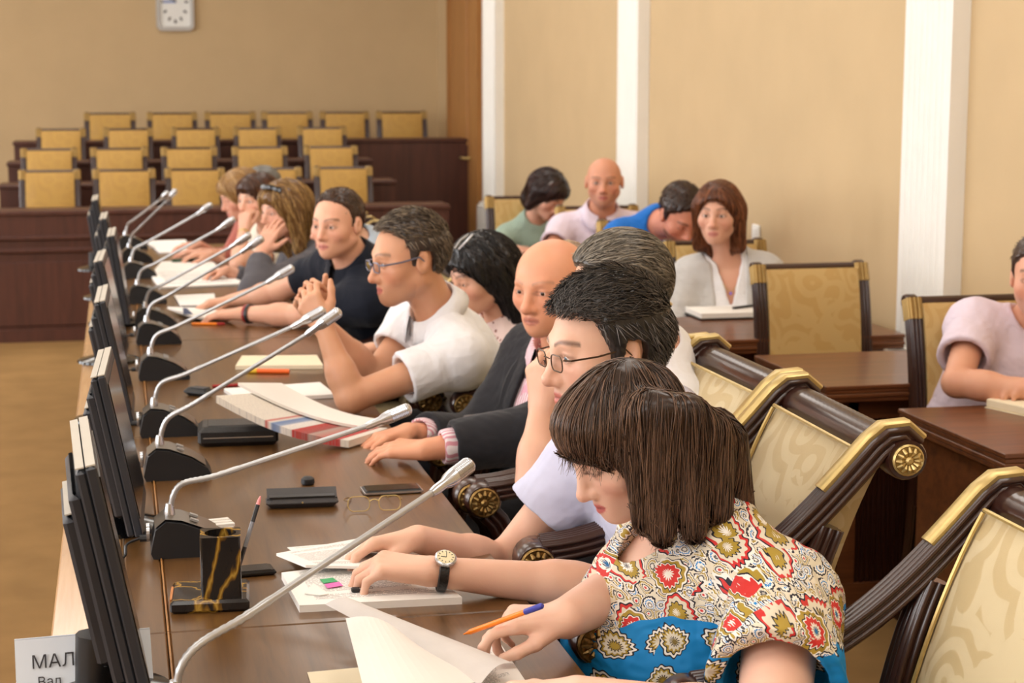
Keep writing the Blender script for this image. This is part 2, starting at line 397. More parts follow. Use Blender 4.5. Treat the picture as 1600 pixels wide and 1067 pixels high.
# ================================================================== chairs
FL = []
for _e, _a0, _a1, _n in ((0, -.021, .021, 3), (1, .022, -.022, 3), (2, .021, -.021, 3), (3, -.022, .022, 3)):
    for _k in range(_n):
        for _t in (.06, .3, .5, .7, .94):
            _p = _a0+(_a1-_a0)*(_k+_t)/_n; _d = .0215+.0045*math.sin(math.pi*_t)-.002*(_t in (.06, .94))
            FL.append([(_d, _p), (-_p*-1 if 0 else _p, .0245+(_d-.0225)), (-_d, _p), (_p, -.0245-(_d-.0225))][_e])
def shift(cs, dy, k=1): return [(a*k, b+dy) for a, b in cs]
def rosette(c, r, sgn, seg=20):
    b = MB(); b.lathe([(r*.98, 0), (r, sgn*.004), (r*.9, sgn*.007), (r*.8, sgn*.004)], seg, 'y', c)
    for k in range(12):
        a = 2*math.pi*k/12; p = np.array(c); dx, dz = math.cos(a), math.sin(a)
        b.tube([p+np.array([dx*r*.28, sgn*.007, dz*r*.28]), p+np.array([dx*r*.55, sgn*.011, dz*r*.55]), p+np.array([dx*r*.8, sgn*.006, dz*r*.8])], [r*.05, r*.13, r*.08], 6)
    b.lathe([(r*.27, sgn*.003), (r*.27, sgn*.009), (r*.14, sgn*.013)], 12, 'y', c); return b
def backpanel(path, w, th, bulge, n=10):
    """upholstered slab following a side profile; w half width"""
    path = np.array(path, float); t = np.gradient(path, axis=0); t /= np.linalg.norm(t, axis=1)[:, None]; nn = np.stack([t[:,1], -t[:,0]], 1)
    u = np.linspace(-1, 1, n); P = np.zeros((len(path), n, 3)); Q = np.zeros_like(P)
    v = np.linspace(-1, 1, len(path))
    for i in range(len(path)):
        e = (1-u**4)*(1-v[i]**4)
        P[i,:,0] = path[i][0]+nn[i][0]*(th/2+bulge*e); P[i,:,2] = path[i][1]+nn[i][1]*(th/2+bulge*e); P[i,:,1] = u*w
        Q[i,:,0] = path[i][0]-nn[i][0]*th/2; Q[i,:,2] = path[i][1]-nn[i][1]*th/2; Q[i,:,1] = u*w
    b = MB(); b.grid(P); b.grid(Q); m = len(path); k = m*n
    for i in range(m-1):
        for j in (0, n-1): b.f.append((i*n+j, (i+1)*n+j, k+(i+1)*n+j, k+i*n+j))
    for j in range(n-1):
        for i in (0, m-1): b.f.append((i*n+j, i*n+j+1, k+i*n+j+1, k+i*n+j))
    return b
def cushion(c, d, top=.03, n=10):
    b = MB(); P = np.zeros((n, n, 3)); u = np.linspace(-1, 1, n)
    for i in range(n):
        for j in range(n):
            e = (1-u[i]**4)*(1-u[j]**4); P[i, j] = (c[0]+u[i]*d[0]/2, c[1]+u[j]*d[1]/2, c[2]+top*e)
    b.grid(P); b.box((c[0], c[1], c[2]-d[2]/2), (d[0], d[1], d[2]), bev=.012); return b
def make_armchair():
    t = thing('armchair', 'x', 'armchair')
    bp = bez([(-.10, .49), (-.15, .72), (-.20, .92), (-.275, 1.06)], 14)
    backpanel(bp, .205, .05, .018).build('backrest', 'pale_fabric', t, True)
    # nail-head piping round the panel
    pb = MB()
    for sy in (-1, 1): pb.tube([(x+.03, sy*.2, z+.012) for x, z in bp[1:]], .004, 6)
    pb.tube([(bp[-1][0]+.028, -.2+.4*k/8, bp[-1][1]+.016) for k in range(9)], .004, 6); pb.build('nail_trim', 'gold', t, True)
    # reeded top rail that rolls backwards
    rl = MB(); a = np.linspace(-.5, math.pi*1.2, 18); cs = []
    roll = [(-.305+.036*math.cos(x), 1.072+.036*math.sin(x)) for x in a]
    P = np.zeros((18, 45, 3)); yy = np.linspace(-.225, .225, 45)
    for i, (x, z) in enumerate(roll):
        k = .0016*np.cos(np.arange(45)*math.pi); P[i,:,0] = x+k*math.cos(a[i]); P[i,:,2] = z+k*math.sin(a[i]); P[i,:,1] = yy
    rl.grid(P); rl.lathe([(.03, -.22), (.03, .22)], 14, 'y', (-.305, 0, 1.072)); rl.build('top_rail', 'chairwood', t, True)
    arm = np.vstack([[(-.335, 1.085), (-.315, 1.105), (-.29, 1.102)], bez([(-.27, 1.085), (-.15, .95), (-.02, .80), (.20, .792)], 20)])
    for sy in (-1, 1):
        y = sy*.243
        am = MB().sweep(arm, shift([(a_*.95, b_*.9) for a_, b_ in FL], y)).build('arm', 'chairwood', t, True)
        cp = MB().sweep(arm[:8], [(.014, y-.017), (.026, y-.019), (.030, y-.012), (.030, y+.012), (.026, y+.019), (.014, y+.017)]).build('gilt_capital', 'gold', t, True)
        sc = MB().lathe([(.034, -.026), (.037, -.02), (.037, .02), (.034, .026)], 18, 'y', (-.318, y, 1.066)).build('scroll', 'chairwood', t, True)
        for s2 in (-1, 1): rosette((-.318, y+s2*.026, 1.066), .028, s2).build('rosette', 'gold', sc, True)
        fr = MB().lathe([(.036, -.027), (.04, -.02), (.04, .02), (.036, .027)], 18, 'y', (.212, y, .772)).build('arm_scroll', 'chairwood', t, True)
        for s2 in (-1, 1): rosette((.212, y+s2*.027, .772), .034, s2).build('rosette', 'antique', fr, True)
        MB().sweep(bez([(.20, .745), (.10, .66), (.24, .56), (.17, .43)], 12), shift(FL, y)).build('arm_support', 'chairwood', t, True)
        MB().sweep(bez([(-.19, .95), (-.13, .8), (-.09, .6), (-.12, .40)], 12), shift(FL, y)).build('back_post', 'chairwood', t, True)
        MB().sweep(bez([(-.12, .42), (-.14, .25), (-.19, .1), (-.23, 0)], 8), shift([(a_*.8, b_*.8) for a_, b_ in FL], y*.92)).build('leg', 'chairwood', t, True)
        MB().lathe([(.018, 0), (.022, .05), (.028, .3), (.032, .36), (.034, .42)], 12, 'z', (.20, y*.92, 0)).build('leg', 'chairwood', t, True)
    MB().box((.03, 0, .415), (.44, .5, .07), bev=.012).build('seat_frame', 'chairwood', t)
    cushion((.04, 0, .50), (.42, .45, .06), .025).build('seat', 'pale_fabric', t, True)
    return t
def make_sidechair(name, label, mat):
    t = thing(name, label, 'chair')
    bp = bez([(-.17, .47), (-.19, .68), (-.20, .85), (-.245, .985)], 12)
    backpanel(bp, .172, .045, .014).build('backrest', mat, t, True)
    MB().lathe([(.016, -.2), (.016, .2)], 10, 'y', (-.262, 0, .992)).build('top_rail', 'chairwood', t, True)
    pp = np.vstack([bez([(-.25, 0), (-.2, .2), (-.175, .35), (-.17, .46)], 8), bez([(-.17, .46), (-.19, .68), (-.20, .85), (-.26, 1.0)], 16)[1:]])
    for sy in (-1, 1):
        y = sy*.194
        MB().sweep(pp[:21], shift([(a_*.85, b_*.85) for a_, b_ in FL], y)).build('back_post', 'chairwood', t, True)
        MB().sweep(pp[20:], shift([(a_*1.0, b_*.94) for a_, b_ in FL], y)).build('gilt_capital', 'capital', t, True)
        MB().lathe([(.021, -.019), (.024, -.013), (.024, .013), (.021, .019)], 12, 'y', (-.272, y, .99)).build('scroll', 'chairwood', t, True)
        MB().lathe([(.016, 0), (.02, .05), (.026, .3), (.03, .4)], 10, 'z', (.19, y, 0)).build('leg', 'chairwood', t, True)
    MB().box((.01, 0, .41), (.42, .42, .07), bev=.01).build('seat_frame', 'chairwood', t)
    cushion((.015, 0, .485), (.41, .4, .05), .025).build('seat', mat, t, True)
    return t
# armchairs along the table; their sitters face the monitors (-X)
ARM = make_armchair(); first = True
arm_spots = [(2.25, 1.03, 'empty gold armchair nearest the camera at the right edge'), (2.98, .96, 'gold armchair behind the woman in the paisley blouse'), (3.50, .97, 'gold armchair of the bespectacled man in lavender shirt'),
    (4.02, .96, 'gold armchair under the grey-haired man leaning on hand'), (4.72, 1.06, 'gold armchair under the older man in dark suit'), (5.12, 1.15, 'gold armchair of the man in white short-sleeved shirt'),
    (5.80, 1.2, 'gold armchair of the dark-haired woman in pink knit'), (6.6, .93, 'gold armchair of the young man in navy shirt'), (7.6, .92, 'gold armchair of the woman in grey jacket'),
    (8.4, .92, 'gold armchair of the brown-haired woman resting chin on fist'), (9.15, .92, 'gold armchair of the blonde woman at far table end')]
for y, x, lab in arm_spots:
    o = ARM if first else copy_tree(ARM); first = False
    o.location = (x, y, 0); o.scale = (1, 1, .972 if 2.5 < y < 6.5 else (.94 if y < 2.5 else .86)); o.rotation_euler = (0, 0, math.pi+rnd.uniform(-.04, .04)); tag(o, lab, 'armchair', 'gold armchairs along the conference table')
# side chairs of the audience, facing the camera end (-Y)
SIDE = make_sidechair('side_chair', 'x', 'gold_fabric'); AUD = make_sidechair('side_chair', 'x', 'aud_fabric')
aud = [(4.72, 2.53, 'gold-backed chair behind the man in pink shirt at right edge'), (5.71, 2.40, 'empty gold-backed chair behind the second desk by the pilaster'), (6.64, 2.36, 'gold-backed chair of the woman in white top and cardigan'),
    (7.69, 2.37, 'gold-backed chair of the bearded man in blue polo'), (8.62, 2.40, 'gold-backed chair of the bald man in white shirt'), (9.45, 2.2, 'gold-backed chair of the woman in pale green jumper')]
first = True
for y, x, lab in aud:
    o = AUD if first else copy_tree(AUD); first = False
    o.location = (x, y, 0); o.rotation_euler = (0, 0, -math.pi/2); tag(o, lab, 'chair', 'audience chairs by the right wall')
    if y > 10: o.location.z = -.0
# ================================================================== tiered rows at the back
RY = [12.25, 13.2, 14.1, 15.05]; PY = [11.6, 12.75, 13.65, 14.55]
TOPY = [262, 229, 199, 175]
rows = [[(30,125),(145,242),(258,350),(375,470),(490,580)], [(33,120),(142,230),(252,338),(363,448),(475,557)], [(57,133),(162,238),(268,342),(365,438),(465,540)], [(132,211),(230,307),(320,398),(409,487),(500,575),(588,665)]]
ORD = ['leftmost', 'second from left', 'third from left', 'fourth from left', 'fifth from left', 'rightmost']
RN = ['front row', 'second row', 'third row', 'back row']
PZ = []; side_used = False
for r in range(4):
    ztop = W(320, TOPY[r], RY[r]+.27)[2]; zb = ztop-1.01; PZ.append(zb)
    for k, (a, b) in enumerate(rows[r]):
        o = copy_tree(SIDE) if side_used else SIDE; side_used = True; xw = W((a+b)/2, TOPY[r], RY[r]+.27)[0]
        wpx = (W(b, 300, RY[r]+.25)-W(a, 300, RY[r]+.25))[0]
        o.location = (xw, RY[r], zb); o.rotation_euler = (0, 0, -math.pi/2); s = wpx/.43; o.scale = (1, s, 1)
        w = ORD[k] if k < len(rows[r])-1 else 'rightmost'
        tag(o, 'empty gold chair, %s in the %s of the tiers' % (w, RN[r]), 'chair', 'empty gold chairs in the %s' % RN[r])
    if zb > .02:
        y1 = YB if r == 3 else PY[r+1]
        tag(MB().box(((-.85+2.8)/2, (PY[r]+y1)/2+.02, zb/2), (3.65, y1-PY[r]-.06, zb-.002)).build('tier_platform', 'dais'), 'carpeted wooden step carrying the %s of chairs' % RN[r], 'platform', kind='structure')
PTOP = [W(60, 329, PY[0])[2], W(60, 288, PY[1])[2], W(60, 253, PY[2])[2], W(60, 221, PY[3])[2]]
PXE = [(-2.2, 2.12), (-.80, 1.94), (-.79, 1.9), (-.79, XR-.03)]
for r in range(4):
    x0, x1 = PXE[r]; t = thing('tier_desk', ['long dark wooden front parapet before the tiered chairs', 'dark wooden desk front before the second tier of chairs', 'dark wooden desk front before the third tier of chairs', 'dark wooden desk front before the back tier of chairs'][r], 'desk', ((x0+x1)/2, PY[r], 0), 0, 'dark desk fronts of the tiers')
    w = x1-x0; h = PTOP[r]
    MB().box((0, 0, h/2-.01), (w, .05, h-.02)).build('front_board', 'dais', t)
    MB().box((0, .12, h-.015), (w+.02, .32, .03), bev=.006).build('desk_top', 'dais', t)
    for sx in (-1, 1): MB().box((sx*(w/2-.02), .14, h/2-.015), (.04, .26, h-.03)).build('end_panel', 'dais', t)
    if r == 0:
        for z in (h-.17, h-.25): MB().box((0, -.035, z), (w, .03, .03), bev=.008).build('moulding', 'dais', t)
        MB().box((0, -.03, .04), (w, .03, .08)).build('skirting', 'dais', t)
        nP = 4
        for k in range(nP):
            MB().box((-w/2+(k+.5)*w/nP, -.028, (h-.3)/2+.04), (w/nP-.06, .015, h-.42), bev=.006).build('panel', 'dais', t)
# ================================================================== audience desks
def make_desk():
    t = thing('audience_desk', 'x', 'desk'); w, dp = .77, .62
    tp = MB()
    for k in range(4): tp.box((0, 0, .744-.013*k), (w-(k%2)*.006-.0, dp-(k%2)*.006, .0125), bev=.002)
    tp.build('desk_top', 'desk', t)
    for sx in (-1, 1): MB().box((sx*(w/2-.06), .02, .345), (.035, dp-.14, .69)).build('side_panel', 'desk', t)
    MB().box((0, -dp/2+.09, .345), (w-.15, .02, .66)).build('front_board', 'desk', t)
    fr = MB(); 
    for sx in (-1, 1): fr.box((sx*(w/2-.105), -dp/2+.075, .36), (.055, .03, .66))
    fr.box((0, -dp/2+.075, .665), (w-.2, .03, .06)).box((0, -dp/2+.075, .06), (w-.15, .04, .12)); fr.build('frame', 'desk', t)
    rb = MB(); n = 30; ww = w-.27
    for k in range(n): rb.lathe([(ww/n*.42, .12), (ww/n*.42, .64)], 6, 'z', (-ww/2+(k+.5)*ww/n, -dp/2+.072, 0))
    rb.build('fluted_panel', 'chairwood', t, True)
    return t
DESK = make_desk(); first = True
dl = ['dark wooden desk with a notebook nearest the right edge', 'empty dark wooden desk second from the right edge', 'dark wooden desk under the white notepad of the seated woman', 'dark wooden desk of the bearded man in blue', 'dark wooden desk of the bald man in white shirt', 'dark wooden desk of the woman in pale green']
for (y, x), lab in zip(((4.24, 2.49), (5.235, 2.43), (6.2, 2.36), (7.16, 2.38), (8.15, 2.38), (9.1, 2.3)), dl):
    o = DESK if first else copy_tree(DESK); first = False; o.location = (x, y, 0); tag(o, lab, 'desk', 'audience desks by the right wall')
# ================================================================== conference table
TX0, TX1, TXD, TZ = -.135, .687, .057, .75
tbl = thing('conference_table', 'long glossy brown conference table running from the camera to the tiers', 'table', (.28, 5.6, 0))
seams = [1.3, 2.93, 4.6, 6.3, 8.05, 9.95]
L = lambda p: (p[0]-.28, p[1]-5.6, p[2])
for a, b in zip(seams[:-1], seams[1:]):
    MB().box(L(((TXD+TX1)/2, (a+b)/2, TZ-.02)), (TX1-TXD-.004, b-a-.003, .04), bev=.003).build('tabletop_panel', 'table', tbl)
    MB().box(L(((TX0+.12+TXD)/2, (a+b)/2, TZ-.02)), (TXD-TX0-.126, b-a-.003, .04), bev=.003).build('monitor_shelf', 'table', tbl)
    MB().box(L((TX0+.06, (a+b)/2, TZ-.021)), (.118, b-a-.003, .042), bev=.003).build('outer_lip', 'table_edge', tbl)
    MB().box(L((TXD, (a+b)/2, TZ-.012)), (.003, b-a-.003, .028)).build('joint_highlight', 'doorwood', tbl)  # pale strip painted in for the highlight along this joint
    MB().box(L((.0, (a+b)/2, .355)), (.03, b-a-.02, .70)).build('modesty_panel', 'table', tbl)
for y in seams: MB().box(L((.3, min(max(y, 1.33), 9.92), .355)), (.55, .035, .70)).build('support_panel', 'table', tbl)
# ================================================================== monitors
def monitor(label, top_near, top_far, z=1.095, wid=.37, hgt=.33, tilt=11, drop=0):
    """placed by the near end of its top edge"""
    pn = TB(*top_near, z); pf = TB(*top_far, z); c = (pn+pf)/2; dv = pf-pn; rz = math.atan2(-dv[0], dv[1])
    t = thing('monitor', label, 'monitor', (c[0], c[1], TZ), rz, 'monitors on the shelf of the table')
    R = Matrix.Rotation(math.radians(-tilt), 3, 'Y'); R_ = np.array(R)
    top = np.array([0, 0, z-TZ]); w = wid
    def at(x, y, zz): return tuple(top+R_@np.array([x+.016, y, zz]))
    MB().box(at(-.0075, 0, -hgt/2), (.015, w, hgt), R, .004).build('front_bezel', 'monitor', t)
    MB().box(at(-.0225, 0, -hgt/2), (.014, w-.006, hgt-.006), R, .005).build('rear_case', 'monitor', t)
    b = MB(); 
    b.box(at(-.038, 0, -hgt*.5), (.02, w*.8, hgt*.78), R, .008); b.box(at(-.053, 0, -hgt*.52), (.022, w*.62, hgt*.62), R, .009).build('rear_bulge', 'monitor', t, True)
    MB().box(at(.0005, 0, -hgt*.48), (.003, w-.035, hgt-.055), R).build('screen', 'screen', t)
    MB().box(at(-.0075, 0, .001), (.0135, w-.008, .002), R).build('top_highlight', 'monitor_highlight', t); MB().box(at(-.0225, 0, .0), (.012, w-.014, .002), R).build('top_highlight', 'monitor_highlight', t); MB().box(at(-.05, 0, -hgt*.205), (.018, w*.58, .002), R).build('bulge_highlight', 'monitor_highlight', t)  # pale strips paint the light caught along the upper edges
    p0 = np.array(at(-.06, 0, -hgt*.78)); 
    MB().tube([p0, p0+np.array([-.005, 0, -.08]), (p0[0]+.0, 0, .02)], [.03, .028, .026], 10).build('stand_neck', 'black', t, True)
    MB().lathe([(.02, .024), (.05, .02), (.098, .008), (.10, .0)], 28, 'z', (p0[0]+.012, 0, 0.001)).build('stand_foot', 'black_gloss', t, True)
    return t
monitor('black monitor nearest the camera, next to the name card', (131, 727), (122, 658), z=1.14, hgt=.37)
monitor('black monitor second from the camera', (151, 589), (163, 545))
monitor('black monitor third from the camera', (155, 470), (160, 448))
monitor('black monitor fourth from the camera', (152, 409), (159, 391))
monitor('black monitor fifth from the camera', (172, 369), (175, 356), tilt=8)
monitor('black monitor sixth from the camera', (160, 342), (163, 332), tilt=8)
monitor('farthest black monitor at end of the shelf', (147, 313), (149, 305), tilt=8)
# ================================================================== gooseneck microphones
def mic(label, base, head, bend=.35, z0=.075, big=False):
    """base: table pixel of the console's lower front-left corner region; head: (px,py,Y) of the capsule end"""
    bp = TB(*base); hp = W(*head)
    t = thing('microphone', label, 'microphone', (bp[0], bp[1], TZ), 0, 'gooseneck microphones on the table')
    # console: wedge with rounded ends, long axis +X
    prof = [(-.035, 0), (-.04, .012), (-.03, .058), (-.01, .074), (.02, .07), (.07, .05), (.105, .026), (.115, .008), (.112, 0)]
    b = MB(); n = len(prof)
    b.add([(x, -.052, z*.97) for x, z in prof]+[(x, -.038, z) for x, z in prof]+[(x, .038, z) for x, z in prof]+[(x, .052, z*.97) for x, z in prof],
          [f for q in range(3) for f in [(q*n+i, q*n+(i+1)%n, (q+1)*n+(i+1)%n, (q+1)*n+i) for i in range(n)]]+[tuple(range(n)), tuple(range(4*n-1, 3*n-1, -1))])
    b.build('console', 'black', t, True)
    tp = MB(); pr = [(-.0315, .0595), (-.0105, .0765), (.0205, .0725), (.0705, .0525), (.102, .031)]
    P = np.array([[(x, y, z) for y in (-.046, 0, .046)] for x, z in pr]); tp.grid(P); tp.build('top_cover', plain('bronze_grey_plastic', S(112,104,94), .3, .4), t, True)
    MB().lathe([(.0175, -.006), (.018, .0), (.014, .002)], 16, 'x', (-.041, .0, .042)).build('speaker_ring', 'chrome', t, True)
    for yy in (-.02, .02): MB().box((.045, yy, .0665), (.016, .012, .004), Matrix.Rotation(.38, 3, 'Y')).build('button', 'silver', t)
    s0 = np.array([-.002, .0, z0]); e = hp-np.array([bp[0], bp[1], TZ])
    MB().lathe([(.011, -.006), (.011, .006), (.007, .022)], 14, 'z', tuple(s0)).build('socket_collar', 'chrome', t, True)
    d = e-s0; up = s0+np.array([.006, 0, .03]); hk = np.linalg.norm(d)
    st_ = s0+d*.24+np.array([0, 0, .034]); dr = (e-st_)/np.linalg.norm(e-st_)
    neck = np.vstack([[s0], bez([up, up+np.array([.012, 0, .045]), st_-dr*.06, st_], 24), np.array([st_+(e*.94+s0*.06-st_)*k/31 for k in range(1, 32)])])
    rr = np.full(56, .0053); rr[:26] = .0060+.0005*np.cos(np.arange(26)*math.pi); rr[26] = .0062; rr[27] = .0062
    MB().tube(neck, rr, 10).build('gooseneck', 'silver', t, True)
    dv = e-neck[-2]; dv /= np.linalg.norm(dv); q = neck[-1]
    cap = MB().tube([q-dv*.01, q, q+dv*.02, q+dv*.03, q+dv*.045], [.0066, .0085, .0085, .0125, .0142], 16).build('capsule_neck', 'chrome', t, True)
    g = MB(); st = q+dv*.045; ns = 26; rad = []
    for k in range(ns):
        u = k/(ns-1); rad.append((0.0142 if u < .75 else .0142*math.sqrt(max(.02, 1-((u-.75)/.26)**2)))*(1 if k%2 else .93))
    g.tube([st+dv*.044*k/(ns-1) for k in range(ns)], rad, 16); g.build('grille', 'chrome', t, True)
    cb = np.array([(-.04, 0, .03), (-.06, .0, .03), (-.085, -.01, .022), (-.09, -.04, .006), (-.12, -.06, .004)]); 
    MB().tube(cb[:2], .007, 8).build('plug', 'black', t, True)
    MB().tube(spline(cb[1:], 14), .0028, 6).build('cable', 'black', t, True)
    return t
mic('gooseneck microphone nearest the camera, its stem rising from the bottom edge', (278, 1168), (703, 748, 2.72))
mic('gooseneck microphone second from the camera, behind the marble pen holder', (268, 862), (598, 655, 3.45))
mic('gooseneck microphone third from the camera, beside the leather pouch', (252, 744), (499, 508, 4.02))
mic('gooseneck microphone fourth from the camera', (243, 678), (476, 500, 4.50))
mic('gooseneck microphone fifth from the camera', (237, 591), (433, 432, 5.36))
mic('gooseneck microphone sixth from the camera', (231, 536), (390, 385, 6.08))
mic('gooseneck microphone seventh from the camera', (228, 511), (371, 379, 6.48))
mic('gooseneck microphone eighth from the camera', (216, 473), (350, 352, 7.15))
mic('gooseneck microphone ninth from the camera', (206, 434), (317, 328, 8.05))
mic('gooseneck microphone tenth from the camera', (203, 410), (266, 307, 8.7))
mic('farthest gooseneck microphone near the tiers', (197, 389), (254, 308, 9.4))
# ================================================================== loose things on the table
def sheet(name, label, cat, corners, z0, mat, th=.0012, lift=None, group=None, n=14, curl=None):
    """corners: four world points a,b,c,d (a->b first side); gentle curl by function"""
    a, b, c, d = [np.array(p, float) for p in corners]; u = np.linspace(0, 1, n); P = np.zeros((n, n, 3)); uv = np.zeros((n, n, 2))
    for i in range(n):
        for j in range(n):
            p = (a*(1-u[j])+b*u[j])*(1-u[i])+(d*(1-u[j])+c*u[j])*u[i]; p[2] = p[2]+z0
            if curl: p = p+np.array(curl(u[j], u[i]))
            P[i, j] = p; uv[i, j] = (u[j], 1-u[i])
    m = MB(); m.grid(P, uv); Q = P.copy(); Q[..., 2] -= th; m.grid(Q, uv); k = n*n
    for j in range(n-1):
        m.f += [(j, j+1, k+j+1, k+j), ((n-1)*n+j, (n-1)*n+j+1, k+(n-1)*n+j+1, k+(n-1)*n+j), (j*n, (j+1)*n, k+(j+1)*n, k+j*n), (j*n+n-1, (j+1)*n+n-1, k+(j+1)*n+n-1, k+j*n+n-1)]
    cen = tuple(P.reshape(-1, 3).mean(0)); o = m.build(name, mat, None, False, origin=cen)
    return tag(o, label, cat, group)
def quad(*px): return [TB(x, y) for x, y in px]
# documents under the bespectacled man's hands
sheet('document_stack', 'thick printed document lying lower, with coloured tabs, under the watch', 'papers', quad((440, 905), (640, 880), (722, 944), (468, 957)), .013, 'page', .013)
sheet('document', 'upper printed document under the hands of the man with watch', 'papers', quad((432, 882), (560, 858), (665, 905), (478, 911)), .022, 'page', .005, curl=lambda u, v: (0, 0, .012*(1-u)*v))
sheet('loose_sheet', 'loose page sticking out behind the upper document', 'papers', quad((449, 868), (520, 862), (600, 880), (470, 884)), .0165, 'page', .001)
for i, (c, q) in enumerate((('green', ((500, 918), (520, 915), (528, 921), (506, 924))), ('pink', ((507, 926), (530, 922), (536, 928), (512, 932))))):
    sheet('index_tab', '%s index tab sticking out of the thick document' % c, 'tab', quad(*q), .0155+.0005*i, c, .0006, n=3)
sheet('note_scrap', 'small folded white paper scrap on the thick document', 'paper scrap', quad((476, 940), (490, 929), (514, 941), (500, 943)), .016, 'paper', .002, n=4, curl=lambda u, v: (0, 0, .006*u*(1-v)))
bc = thing('binder_clip', 'small black binder clip holding the thick document', 'clip', tuple(TB(556, 936)+np.array([0, 0, .0135])))
MB().box((0, 0, .004), (.016, .012, .008), bev=.002).build('jaw', 'black', bc)
for dx in (-1, 1): MB().tube([(0, dx*.003, .006), (.012, dx*.006, .007), (.03, dx*.005, .006), (.03, 0, .006)], .0008, 5).build('handle', 'chrome', bc)
# papers the near woman holds and turns
sheet('document', 'white printed papers lying under the pen hand of the woman', 'papers', quad((640, 1058), (780, 1008), (835, 1090), (660, 1130)), .006, 'page', .005)
sheet('turned_page', 'white page curling up as the woman turns it', 'papers', [TB(540, 966, .835), TB(650, 1008, .80), TB(752, 1064, .772), TB(590, 1160, .765)], 0, 'paper', .0006, curl=lambda u, v: (0, 0, .02*math.sin(math.pi*u)))
sheet('turned_page', 'grey translucent page folding over above the curled white page', 'papers', [TB(508, 944, .80), TB(566, 944, .80), TB(803, 1036, .785), TB(750, 1070, .775)], 0, 'greypaper', .0006, curl=lambda u, v: (0, 0, .012*math.sin(math.pi*u)))
sheet('loose_sheet', 'single cream sheet at the bottom edge beside the curled page', 'papers', quad((480, 1052), (610, 1040), (640, 1100), (500, 1115)), .002, 'cream', .001)
# marble desk set
c = TB(336, 948); ps = thing('pen_holder', 'black and gold marble pen holder with square cup and tray', 'pen holder', tuple(c), -.07)
MB().box((-.008, .03, .011), (.136, .135, .022), bev=.005).build('tray', 'marble', ps)
MB().box((-.0755, .03, .0115), (.004, .08, .016)).build('amber_inlay', plain('amber', S(206,130,70), .2), ps)
hw, hh = .034, .108
cup = MB(); cs = rrect(.07, .07, .004, 2); ci = [(.028*math.cos(2*math.pi*k/len(cs)+math.pi/12), .028*math.sin(2*math.pi*k/len(cs)+math.pi/12)) for k in range(len(cs))]; k = len(cs)
cup.add([(x, y, 0) for x, y in cs]+[(x, y, hh) for x, y in cs]+[(x, y, hh) for x, y in ci]+[(x, y, .01) for x, y in ci],
    [(i, (i+1)%k, k+(i+1)%k, k+i) for i in range(k)]+[(k+i, k+(i+1)%k, 2*k+(i+1)%k, 2*k+i) for i in range(k)]+[(2*k+i, 2*k+(i+1)%k, 3*k+(i+1)%k, 3*k+i) for i in range(k)]+[tuple(range(k)), tuple(range(3*k, 4*k))])
cup.v = [(x+.012, y+.012, z+.022) for x, y, z in cup.v]; cup.build('cup', 'marble', ps)
p0 = np.array(c)+np.array([.03, .0, .03]); p1 = W(407, 775, c[1]+.05)
pc = thing('pencil', 'black pencil with pink tip standing in the marble cup', 'pencil', tuple(p0)); dv = (p1-p0); ln = np.linalg.norm(dv); dv /= ln
MB().tube([(0, 0, 0), tuple(dv*(ln-.016))], .0038, 6).build('shaft', 'black', pc)
MB().tube([tuple(dv*(ln-.016)), tuple(dv*(ln-.006)), tuple(dv*ln)], [.0038, .0028, .001], 8).build('tip', 'pinktip', pc)
MB().tube([tuple(dv*(ln*.45)), tuple(dv*(ln*.72))], .0039, 6).build('lettering', plain('grey_print', S(130,132,138), .5), pc)
def slab(name, label, cat, px, dims, rz, mat, z=0, bev=.004, extra=None, mat2=None):
    c = TB(*px); t = thing(name, label, cat, (c[0], c[1], TZ+z), rz)
    MB().box((0, 0, dims[2]/2), dims, None, bev).build('body', mat, t)
    if extra: extra(t)
    return t
slab('mobile_phone', 'black mobile phone lying behind the marble pen holder', 'phone', (385, 897), (.105, .05, .011), .1, 'black_gloss', extra=lambda t: MB().box((0, 0, .0112), (.085, .042, .0012)).build('screen', 'screen', t))
pb = slab('card_box', 'small stack of white cards behind the second microphone', 'cards', (343, 845), (.05, .06, .035), .2, 'paper', extra=lambda t: [MB().box((0.0, -.02+.02*k, .0375), (.05, .014, .005)).build('card', 'paper', t) for k in range(3)])
# spectacle case, glasses, phone, stopper
def case_x(t):
    MB().box((0, .006, .026), (.150, .042, .003), Matrix.Rotation(.35, 3, 'X')).build('lid', 'greycase', t)
    MB().box((0, -.004, .0235), (.14, .036, .004)).build('lining', 'black', t); MB().lathe([(.002, 0), (.002, .002)], 8, 'y', (.0, -.031, .014)).build('stud', 'gold', t)
slab('spectacle_case', 'open dark grey spectacle case lying on the table', 'case', (472, 790), (.155, .058, .024), -.06, 'greycase', bev=.011, extra=case_x)
c = TB(481, 757); t = thing('rubber_stopper', 'small round black knob behind the spectacle case', 'knob', tuple(c)); MB().lathe([(.013, 0), (.016, .004), (.015, .014), (.009, .019), (.001, .02)], 18).build('cap', 'black', t, True)
def phone_x(t): MB().box((0, 0, .0102), (.118, .054, .0012)).build('screen', 'black_gloss', t); MB().box((0, 0, .005), (.1325, .0665, .004)).build('chrome_rim', 'chrome', t)
slab('smartphone', 'black smartphone with chrome rim near the table edge', 'phone', (612, 768), (.13, .064, .01), .02, 'black', extra=phone_x)
c = TB(585, 800); gl = thing('eyeglasses', 'thin gold-rimmed eyeglasses folded open on the table', 'glasses', tuple(c), -.05)
